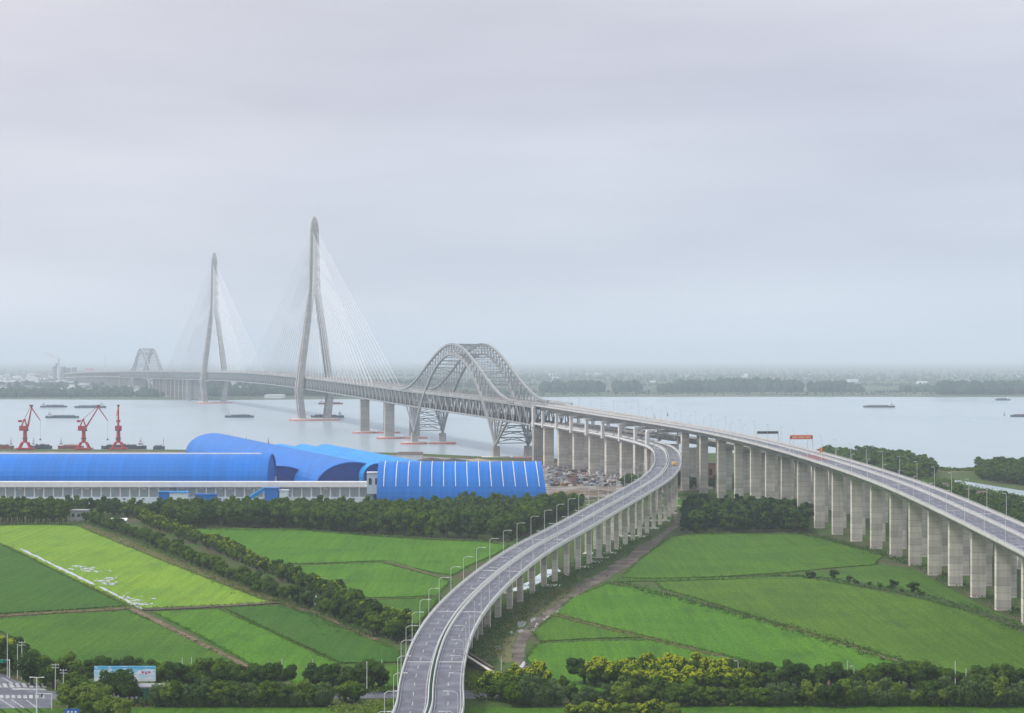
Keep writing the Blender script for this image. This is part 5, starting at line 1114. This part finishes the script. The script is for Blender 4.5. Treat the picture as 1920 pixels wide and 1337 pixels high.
# double row along the canal
K1 = []
pts = [(262, 978), (330, 1005), (400, 1032), (470, 1062), (540, 1092), (590, 1112), (650, 1140), (700, 1165), (750, 1190), (790, 1208)]
def along(pts, sp):
    P = Path([tuple(W(x, y, 2)) for x, y in sorted(pts, key=lambda q: -q[1])]); s = 0
    while s < P.L: yield P, s; s += sp
for i, (P, s) in enumerate(along(pts, 6.6)):
    p = P.off(s, TR.uniform(-1.5, 1.5)); far = s > P.L * .42
    K1.append((('rowy', 'rowy', 'rowd', 'rowy', 'row')[i % 5] if far else ('rowd', 'row', 'rowd', 'rowy')[i % 4], p, 8.3 * TR.uniform(.8, 1.15)))
K2 = []
pts = [(150, 972), (190, 988), (270, 1015), (330, 1042), (400, 1072), (480, 1108), (530, 1125), (590, 1142), (650, 1166), (700, 1190), (745, 1206)]
for i, (P, s) in enumerate(along(pts, 6.4)):
    p = P.off(s, TR.uniform(-2, 2)); K2.append((('rowd', 'row', 'rowd', 'row')[i % 4], p, 8.0 * TR.uniform(.65, 1.15)))
for L_, nm, gp in ((K1, 'small tree in the upper of two canal side rows, %s from its far end', 'upper row of trees along the canal'), (K2, 'small dark tree in the lower of two canal side rows, %s from its far end', 'lower row of trees along the canal')):
    L_ = sorted(L_, key=lambda q: -q[1].y)
    for i, (k, p, h) in enumerate(L_): tree(k, p, h, nm % ordw(i + 1), gp)
tree('row', W(1515, 1083), 3.4, 'first small round bush on the bund in the right meadow', 'bushes on the meadow bund', 1.2, 'bush')
BU = [(1523, 1084, 13), (1563, 1086, 18), (1592, 1092, 13), (1606, 1096, 11), (1630, 1099, 9), (1650, 1104, 11), (1668, 1106, 13), (1674, 1103, 17), (1713, 1113, 23), (1728, 1118, 14), (1690, 1112, 8)]
for i, (x, y, h) in enumerate(BU): tree('rowd', W(x, y), h * W(x, y).y / F, 'dark rounded bush on the bund through the right meadow, %s from the left' % ordw(i + 1), 'bushes on the meadow bund', 1.25, 'bush')
# woodland belt behind the fields
LITE = {}
for key in ('wood', 'woodm', 'pine'):
    m = {'wood': 'L_dark', 'woodm': 'L_mid', 'pine': 'L_blue'}[key]; LITE[key] = []
    for v in range(3):
        me, C = crown_mesh('crown', M[m], 700 + v, 10, 3.9 if key != 'pine' else 2.5, .6, 560, .78, 14, 'cone' if key == 'pine' else 'round')
        co = np.empty(len(me.vertices) * 3, np.float32); me.vertices.foreach_get('co', co); LITE[key].append(co.reshape(-1, 3)); bpy.data.meshes.remove(me)
def mass(name, items, label):
    """trees of a wood that nobody could count, joined"""
    for key in LITE:
        arr = []
        for k, p, s, w in items:
            if k != key: continue
            c = TR.choice(LITE[key]); a = TR.uniform(0, 6.28); R_ = np.array([[math.cos(a), -math.sin(a), 0], [math.sin(a), math.cos(a), 0], [0, 0, 1]], np.float32)
            arr.append((c @ R_.T) * np.array([s * w, s * w, s], np.float32) + np.array(p, np.float32))
        if not arr: continue
        V = np.concatenate(arr); n = len(V); me = bpy.data.meshes.new(name); me.vertices.add(n); me.vertices.foreach_set('co', V.ravel()); me.loops.add(n); me.loops.foreach_set('vertex_index', np.arange(n, dtype=np.int32))
        me.polygons.add(n // 4); me.polygons.foreach_set('loop_start', np.arange(0, n, 4, dtype=np.int32)); me.polygons.foreach_set('loop_total', np.full(n // 4, 4, np.int32)); me.update(calc_edges=True)
        me.materials.append(M[{'wood': 'L_dark', 'woodm': 'L_mid', 'pine': 'L_blue'}[key]]); o = bpy.data.objects.new(name, me); link(o); tag(o, label, None, None, 'stuff')
def fill(poly_back, poly_front, sp, kinds, h0, label, group, hv=.2, wide=1.0, single=1, mname='woodland', h1=None):
    """rows of trees between a front and a back line; the first rows are trees of their own, the rest one mass"""
    P0 = [W(x, y) for x, y in poly_front]; P1 = [W(x, y) for x, y in poly_back]; items = []; ind = []
    depth = sum((b - a).length for a, b in zip(P0, P1)) / len(P0); nr = max(1, int(depth / sp))
    for j in range(nr):
        f = j / max(1, nr - 1); Q = [a.lerp(b, f) for a, b in zip(P0, P1)]; h = h0 + ((h1 or h0) - h0) * f
        for (a, b) in zip(Q, Q[1:]):
            m = max(1, int(round((b - a).length / sp)))
            for i in range(m):
                p = a.lerp(b, (i + (.5 if j % 2 else 0) + TR.uniform(-.3, .3)) / m); p.y += TR.uniform(-sp, sp) * .35; px = 960 + p.x * F / p.y
                if px < -60 or px > 1980: continue
                k = TR.choice(kinds); hh = h * TR.uniform(1 - hv, 1 + hv)
                if j < single: ind.append((px, j, k, p, hh))
                else: items.append((k, p, hh / 10, wide))
    cnt = {}
    for px, j, k, p, hh in sorted(ind, key=lambda q: (q[1], q[0])):
        cnt[j] = cnt.get(j, 0) + 1
        tree(k, p, hh, label % (('front', 'second', 'third', 'fourth')[j], ordw(cnt[j])), group, wide)
    if items: mass(mname, items, group)
    return len(ind), len(items)
n1 = fill([(300, 966), (420, 966), (560, 967), (700, 967), (800, 962), (900, 958), (1000, 956), (1100, 953)], [(330, 990), (430, 989), (560, 991), (660, 999), (780, 1006), (900, 1012), (960, 1014), (1030, 975)], 9.6,
     ['wood', 'wood', 'woodm'], 14, 'leafy tree in the %s row of the wood behind the fields, %s from the left', 'woodland belt behind the fields', .2, 1.0, 2, h1=11.5)
n2 = fill([(-60, 962), (60, 962), (160, 963), (240, 965), (300, 966)], [(-60, 970), (60, 968), (160, 968), (240, 970), (300, 976)], 9, ['wood', 'wood', 'woodm'], 11, 'dark tree behind the poplars, %s row, %s from the left', 'trees behind the poplar rows', .22)
for j, (y, n, h) in enumerate(((983, 24, 15), (978, 22, 15.5))):
    for i in range(n):
        tree('pop', W(-30 + i * 160 / n + TR.uniform(-2, 2), y + TR.uniform(-.6, .6)), h * TR.uniform(.9, 1.1), 'narrow poplar in the %s row above the lime field, %s from the left' % (('front', 'second')[j], ordw(i + 1)), 'poplar rows at the left edge', 1.15)
n3 = fill([(1290, 962), (1380, 962), (1450, 966), (1515, 972)], [(1285, 1001), (1370, 998), (1440, 999), (1520, 1000)], 7.6, ['pine', 'pine', 'wood'], 12.5, 'blackish green tree, %s row of the dark wood, %s from left', 'dark wood beside the highway piers', .12, 1.25, 1)
for i, (x, y, h) in enumerate(((952, 945, 38), (938, 944, 26), (1012, 946, 30), (1020, 944, 24), (322, 946, 30), (338, 944, 18), (965, 944, 28))): p = W(x, y); tree('wood', p, h * p.y / F, 'taller dark tree standing against the blue shed walls, %s of its kind' % ordw(i + 1), 'trees against the blue sheds', 1.0)
# shore trees beyond the highway
n4 = fill([(1545, 855), (1620, 858), (1680, 866), (1745, 876)], [(1540, 868), (1620, 880), (1700, 896), (1750, 900)], 15, ['woodm', 'wood'], 11, 'shore tree left of the inlet, %s row, %s from the left', 'shore trees left of the inlet', .3, 1.5)
n5 = fill([(1842, 880), (1870, 878), (1930, 882), (1990, 890)], [(1838, 898), (1870, 904), (1930, 912), (1990, 918)], 14, ['woodm', 'wood'], 11.5, 'tree on the wooded spit, %s row, %s from left', 'trees on the spit right of the inlet', .15, 1.5)
n6 = fill([(1700, 918), (1780, 932), (1860, 940), (1960, 945)], [(1700, 940), (1800, 960), (1880, 985), (1970, 1010)], 12, ['wood', 'woodm'], 8, 'lowland tree behind the highway right end, %s row, %s from left', 'trees behind the right end of the highway', .3, 1.3)
n7 = fill([(1180, 905), (1260, 905), (1340, 905), (1500, 905), (1600, 905)], [(1180, 914), (1260, 914), (1340, 916), (1500, 930), (1600, 940)], 13, ['wood', 'woodm'], 8, 'scrubby tree glimpsed between the highway piers, %s row, %s from left', 'scrub between the highway piers', .35, 1.3)
for i, (x, y, h) in enumerate(((1550, 852, 18), (1562, 853, 16), (1572, 856, 12))): p = W(x, y); tree('woodm', p, h * p.y / F, 'taller tree at the left tip of the shore wood, %s from the left' % ordw(i + 1), 'tip of the shore wood', 1.1)
print('trees', n1, n2, n3, n4, n5, n6, n7)

# weeds and verges: ground cover nobody could count
def cover(name, lines, width, n, m, size=.5, hgt=.6, seed=1):
    r = random.Random(seed); mb = MB()
    for pts in lines:
        P = [W(x, y) for x, y in pts]; L = [(b - a).length for a, b in zip(P, P[1:])]; T = sum(L)
        for k in range(int(n * T / 100)):
            s = r.uniform(0, T); i = 0
            while i < len(L) - 1 and s > L[i]: s -= L[i]; i += 1
            c = P[i].lerp(P[i + 1], min(1, s / L[i])); t = (P[i + 1] - P[i]).normalized(); c = c + Vector((-t.y, t.x, 0)) * r.gauss(0, width * .4)
            h = hgt * r.uniform(.3, 1.4)
            for q in range(5):
                s_ = size * r.uniform(.35, .8); p = c + Vector((r.gauss(0, size), r.gauss(0, size), .25 + h * r.random())); nn = Vector((r.uniform(-.8, .8), r.uniform(-.8, .8), r.uniform(.3, 1))).normalized(); t = nn.cross(Vector((r.uniform(-1, 1), r.uniform(-1, 1), .2))).normalized(); b = nn.cross(t)
                mb.quad(p - t * s_ - b * s_ * .5, p + t * s_ * .3 - b * s_ * .8, p + t * s_ + b * s_ * .5, p - t * s_ * .3 + b * s_ * .8)
    return tag(mb.build(name, M[m]), kind='stuff')
cover('weeds', [[(160, 986), (260, 1028), (380, 1075), (515, 1127)], [(268, 1145), (400, 1138.5), (526, 1131)], [(-60, 1161), (100, 1150), (246, 1141)]], 5, 190, 'L_tan', .5, .8)
cover('weeds', [[(150, 975), (270, 1012), (400, 1070), (520, 1122), (600, 1148), (700, 1195)], [(880, 1250), (900, 1205), (950, 1160), (1020, 1115), (1100, 1065), (1180, 1015), (1250, 968)]], 12, 420, 'L_weed', .55, .8, 2)
cover('weeds', [[(1160, 1089), (1240, 1089), (1340, 1086), (1480, 1080), (1600, 1095), (1720, 1117), (1830, 1148), (1940, 1190)], [(1150, 1093), (1260, 1122), (1440, 1168), (1560, 1204), (1720, 1253)], [(1520, 1003), (1640, 1035), (1760, 1075), (1850, 1120), (1930, 1160)]], 7, 260, 'L_weed', .55, .8, 3)
cover('weeds', [[(920, 1235), (950, 1175), (1000, 1130), (1060, 1105)], [(1035, 1153), (1120, 1174.5), (1215, 1198), (1340, 1230)], [(1430, 1165), (1600, 1215)]], 5, 200, 'L_tan', .45, .6, 4)
cover('roadside_shrubs', [[(110, 1298), (300, 1300), (600, 1303), (735, 1297)], [(900, 1312), (1100, 1310), (1500, 1308), (1950, 1306)], [(110, 1322), (300, 1322), (620, 1322)], [(1080, 1322), (1500, 1320), (1950, 1320)]], 5, 420, 'L_mid', .7, 1.6, 5)
cover('roadside_shrubs', [[(625, 1335), (700, 1328), (755, 1322)], [(640, 1345), (760, 1335)], [(880, 1268), (900, 1290), (915, 1300)]], 6, 900, 'L_lite', .6, 1.4, 6)
cover('weeds', [[(345, 994), (560, 995), (660, 1003), (800, 1012), (960, 1018)], [(-60, 985), (140, 985)], [(1290, 1003), (1520, 1003)]], 5, 200, 'L_weed', .6, 1.0, 7)
cover('weeds', [[(1020, 938), (1160, 936), (1250, 930), (1370, 930)], [(1180, 965), (1260, 962)], [(1200, 925), (1240, 905)]], 9, 260, 'L_weed', .8, 1.4, 8)

for i, (nme, pts, m, h) in enumerate(FI):
    lm = {'r_lime': 'L_lite', 'r_dark': 'L_mid', 'r_mid': 'L_mid', 'r_bri': 'L_rice', 'r_olv': 'L_rice'}[m]
    cover('rough_field_edge', [pts + pts[:1]], 1.6, 120, lm, .35, .4, 30 + i)
cover('low_scrub', [[(1745, 880), (1790, 883), (1838, 882)], [(1560, 905), (1650, 915), (1760, 925)], [(1750, 900), (1800, 915), (1900, 935)], [(1540, 860), (1640, 872), (1740, 888)]], 12, 300, 'L_mid', 1.2, 2.2, 60)
# ------------------------------------------------------------------ far bank: woods, town, works
def far_wood(rects, m, seed, label):
    r = random.Random(seed); mb = MB()
    for x0, x1, y, zt, n in rects:
        d0 = F * 101 / (y - YH)
        for k in range(n):
            d = d0 * r.uniform(1, 1.05); px = r.uniform(x0, x1); c = Vector((X(px, d), d, 2)); h = zt * .85 * r.uniform(.5, 1.2); w = h * r.uniform(.6, 1.3)
            kk = 6; rr = [w / 2 * r.uniform(.7, 1.2) for _ in range(kk)]; n_ = len(mb.v)
            for z, f in ((0, .8), (h * .45, 1.05), (h * .8, .75)):
                for i in range(kk): a = 6.283 * i / kk; mb.v.append((c.x + rr[i] * f * math.cos(a), c.y + rr[i] * f * math.sin(a), 2 + z * r.uniform(.85, 1.1)))
            mb.v.append((c.x, c.y, 2 + h))
            for q in range(2):
                for i in range(kk): j = (i + 1) % kk; mb.f.append((n_ + q * kk + i, n_ + q * kk + j, n_ + (q + 1) * kk + j, n_ + (q + 1) * kk + i))
            for i in range(kk): mb.f.append((n_ + 2 * kk + i, n_ + 2 * kk + (i + 1) % kk, n_ + 3 * kk))
    return tag(mb.build('distant_woodland', m), label, None, None, 'stuff')
M['fw'] = mat('far_woods', (.022, .050, .030), (.036, .068, .036), scale=.03, rough=1, spec=0); M['fw2'] = mat('far_woods_hazed', (.055, .085, .06), (.08, .11, .075), scale=.02, rough=1, spec=0)  # the farther woods' paler greens have haze mixed into the colour
far_wood([(-60, 300, 745, 24, 260), (300, 480, 744, 26, 160), (480, 700, 743, 24, 170), (700, 1000, 741, 14, 120), (-60, 700, 738, 22, 300), (-60, 900, 728, 26, 320), (380, 780, 734, 40, 160)], M['fw'], 1, 'wooded shore of the far bank behind the towers')
far_wood([(1020, 1125, 736, 36, 120), (1155, 1200, 735, 38, 50), (1240, 1270, 736, 28, 24), (1270, 1360, 736, 38, 90), (1340, 1460, 735, 44, 140), (1455, 1500, 736, 38, 60), (1520, 1580, 736, 36, 60), (1590, 1620, 736, 28, 30), (1765, 1990, 740, 40, 320), (1000, 1990, 741.5, 5, 260), (1000, 1990, 738, 9, 220), (1690, 1765, 736, 22, 50)], M['fw'], 2, 'separate dark blocks of trees on the right far bank')
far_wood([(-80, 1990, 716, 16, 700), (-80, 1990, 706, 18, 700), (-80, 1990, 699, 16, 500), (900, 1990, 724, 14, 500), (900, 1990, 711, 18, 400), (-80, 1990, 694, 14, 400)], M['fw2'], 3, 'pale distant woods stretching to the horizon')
r = random.Random(8)
for m_, n_, lab, nmx in ((M['white'], 260, 'hazy white houses of the town on the far left bank', 'distant_town'), (M['grey_roof'], 240, None, 'distant_town'), (M['brick'], 40, None, 'distant_town')):
    mb = MB()
    for k in range(n_):
        px = r.uniform(-30, 520) if r.random() < .72 else r.uniform(1000, 1960); py = r.choice((r.uniform(700, 724), r.uniform(703, 738))); 
        
        if px > 600:
            py = r.uniform(700, 722)
            if r.random() < .75: continue
        c = W(px, py); s_ = r.uniform(10, 26); mb.box((c.x, c.y, 2 + s_ * .25), (s_ * 1.6, s_, s_ * .5 + r.choice((0, 0, 0, 14))), r.uniform(-.4, .4))
    tag(mb.build(nmx, m_), lab, None, None, 'stuff')
for a_, b_, y_, t_, lb in ((78, 118, 734, 729, 'long white riverside shed on the far left bank'), (150, 190, 737, 729, 'white riverside works on the far bank, below the pink roof'), (238, 254, 737, 732, 'small white building on the far bank left of the far arch'), (446, 480, 718, 714, 'long pale roof between the far tower and nearer tower'), (496, 530, 747, 741, 'white riverside sheds between the two towers')):
    house('riverside_shed', a_, b_, y_, t_, M['white'], M['white'], lb, 'shed', 60, 'flat')
p = W(168, 716); k_ = p.y / F; o = empty('toll_canopy', p, 'tiny pinkish red canopy where the far road reaches land', 'canopy'); zc = HC - (692 - YH) * k_
MB().box((p.x, p.y, zc), (13 * k_, 20, 2.4 * k_)).build('canopy', flat('canopy_pink', (.8, .25, .30)), o)
for x in (-5, 5): MB().beam((p.x + x * k_, p.y, 2), (p.x + x * k_, p.y, zc), 3).build('column', M['conc_l'], o)
def chimney(px, d, top, label, rr):
    x = X(px, d); zt = HC - (top - YH) * d / F; o = empty('chimney', Vector((x, d, 2)), label, 'chimney'); MB().tube((x, d, 2), rr * 1.5, (x, d, zt), rr, 12).build('stack', M['conc_l'], o); MB().tube((x, d, zt - rr), rr * 1.15, (x, d, zt), rr * 1.15, 12).build('rim', M['conc_l'], o); return Vector((x, d, zt))
tp = chimney(110, 8500, 673, 'hazy power station chimney with a drifting white plume', 4.5)
chimney(198, 8000, 668, 'thin tall mast rising over the far town', 1.6)
o = empty('power_station', Vector((X(115, 8500), 8500, 2)), 'hazy grey boiler houses around the smoking chimney', 'power station')
for i, (a_, w_, t_) in enumerate(((101, 5, 687), (106, 4, 681), (117, 6, 688), (126, 4, 690), (137, 6, 689))): zt = HC - (t_ - YH) * 8500 / F; MB().box((X(a_, 8500), 8520, zt / 2 + 1), (w_ * 2.36, 40, zt - 2)).build('boiler_house', M['grey_roof'], o)
# plume
mb = MB(); fr = []; k = 8; nseg = 9
for i in range(nseg + 1):
    f = i / nseg; c = tp + Vector((-80 * f, 0, 5 + 34 * f ** .85)); q = 3 + 11 * math.sin(math.pi * min(1, f * .92)) ** .8
    for j in range(k): a = 6.283 * j / k; mb.v.append((c.x + q * .5 * math.cos(a), c.y + q * 1.3 * math.sin(a), c.z + q * math.cos(a) * .9))
for i in range(nseg):
    for j in range(k): b_ = (j + 1) % k; mb.f.append((i * k + j, i * k + b_, (i + 1) * k + b_, (i + 1) * k + j))
mb.f += [tuple(range(k - 1, -1, -1)), tuple(nseg * k + j for j in range(k))]
ms = bpy.data.materials.new('steam'); ms.use_nodes = True; t = ms.node_tree; t.nodes.clear(); oo = N(t, 'ShaderNodeOutputMaterial'); pv = N(t, 'ShaderNodeVolumePrincipled'); pv.inputs['Color'].default_value = (.97, .97, .98, 1); pv.inputs['Density'].default_value = .035; t.links.new(pv.outputs[0], oo.inputs['Volume'])
tag(mb.build('steam_plume', ms), 'thin white steam plume drifting left from the chimney', None, None, 'stuff')

# ------------------------------------------------------------------ haze
mh = bpy.data.materials.new('haze_air'); mh.use_nodes = True; t = mh.node_tree; t.nodes.clear(); oo = N(t, 'ShaderNodeOutputMaterial'); pv = N(t, 'ShaderNodeVolumePrincipled')
pv.inputs['Color'].default_value = (.80, .89, .99, 1); pv.inputs['Density'].default_value = HAZE = 0.82e-4; pv.inputs['Anisotropy'].default_value = 0.0
t.links.new(pv.outputs[0], oo.inputs['Volume'])
ho = bpy.data.objects.new('haze', MB().box((0, 0, 0), (1, 1, 1)).mesh('haze', mh)); link(ho)
ho.scale = (LIM * 2 + 400, LIM * 2 + 400, 372); ho.location = (0, 0, 372 / 2 - 5); ho['kind'] = 'stuff'
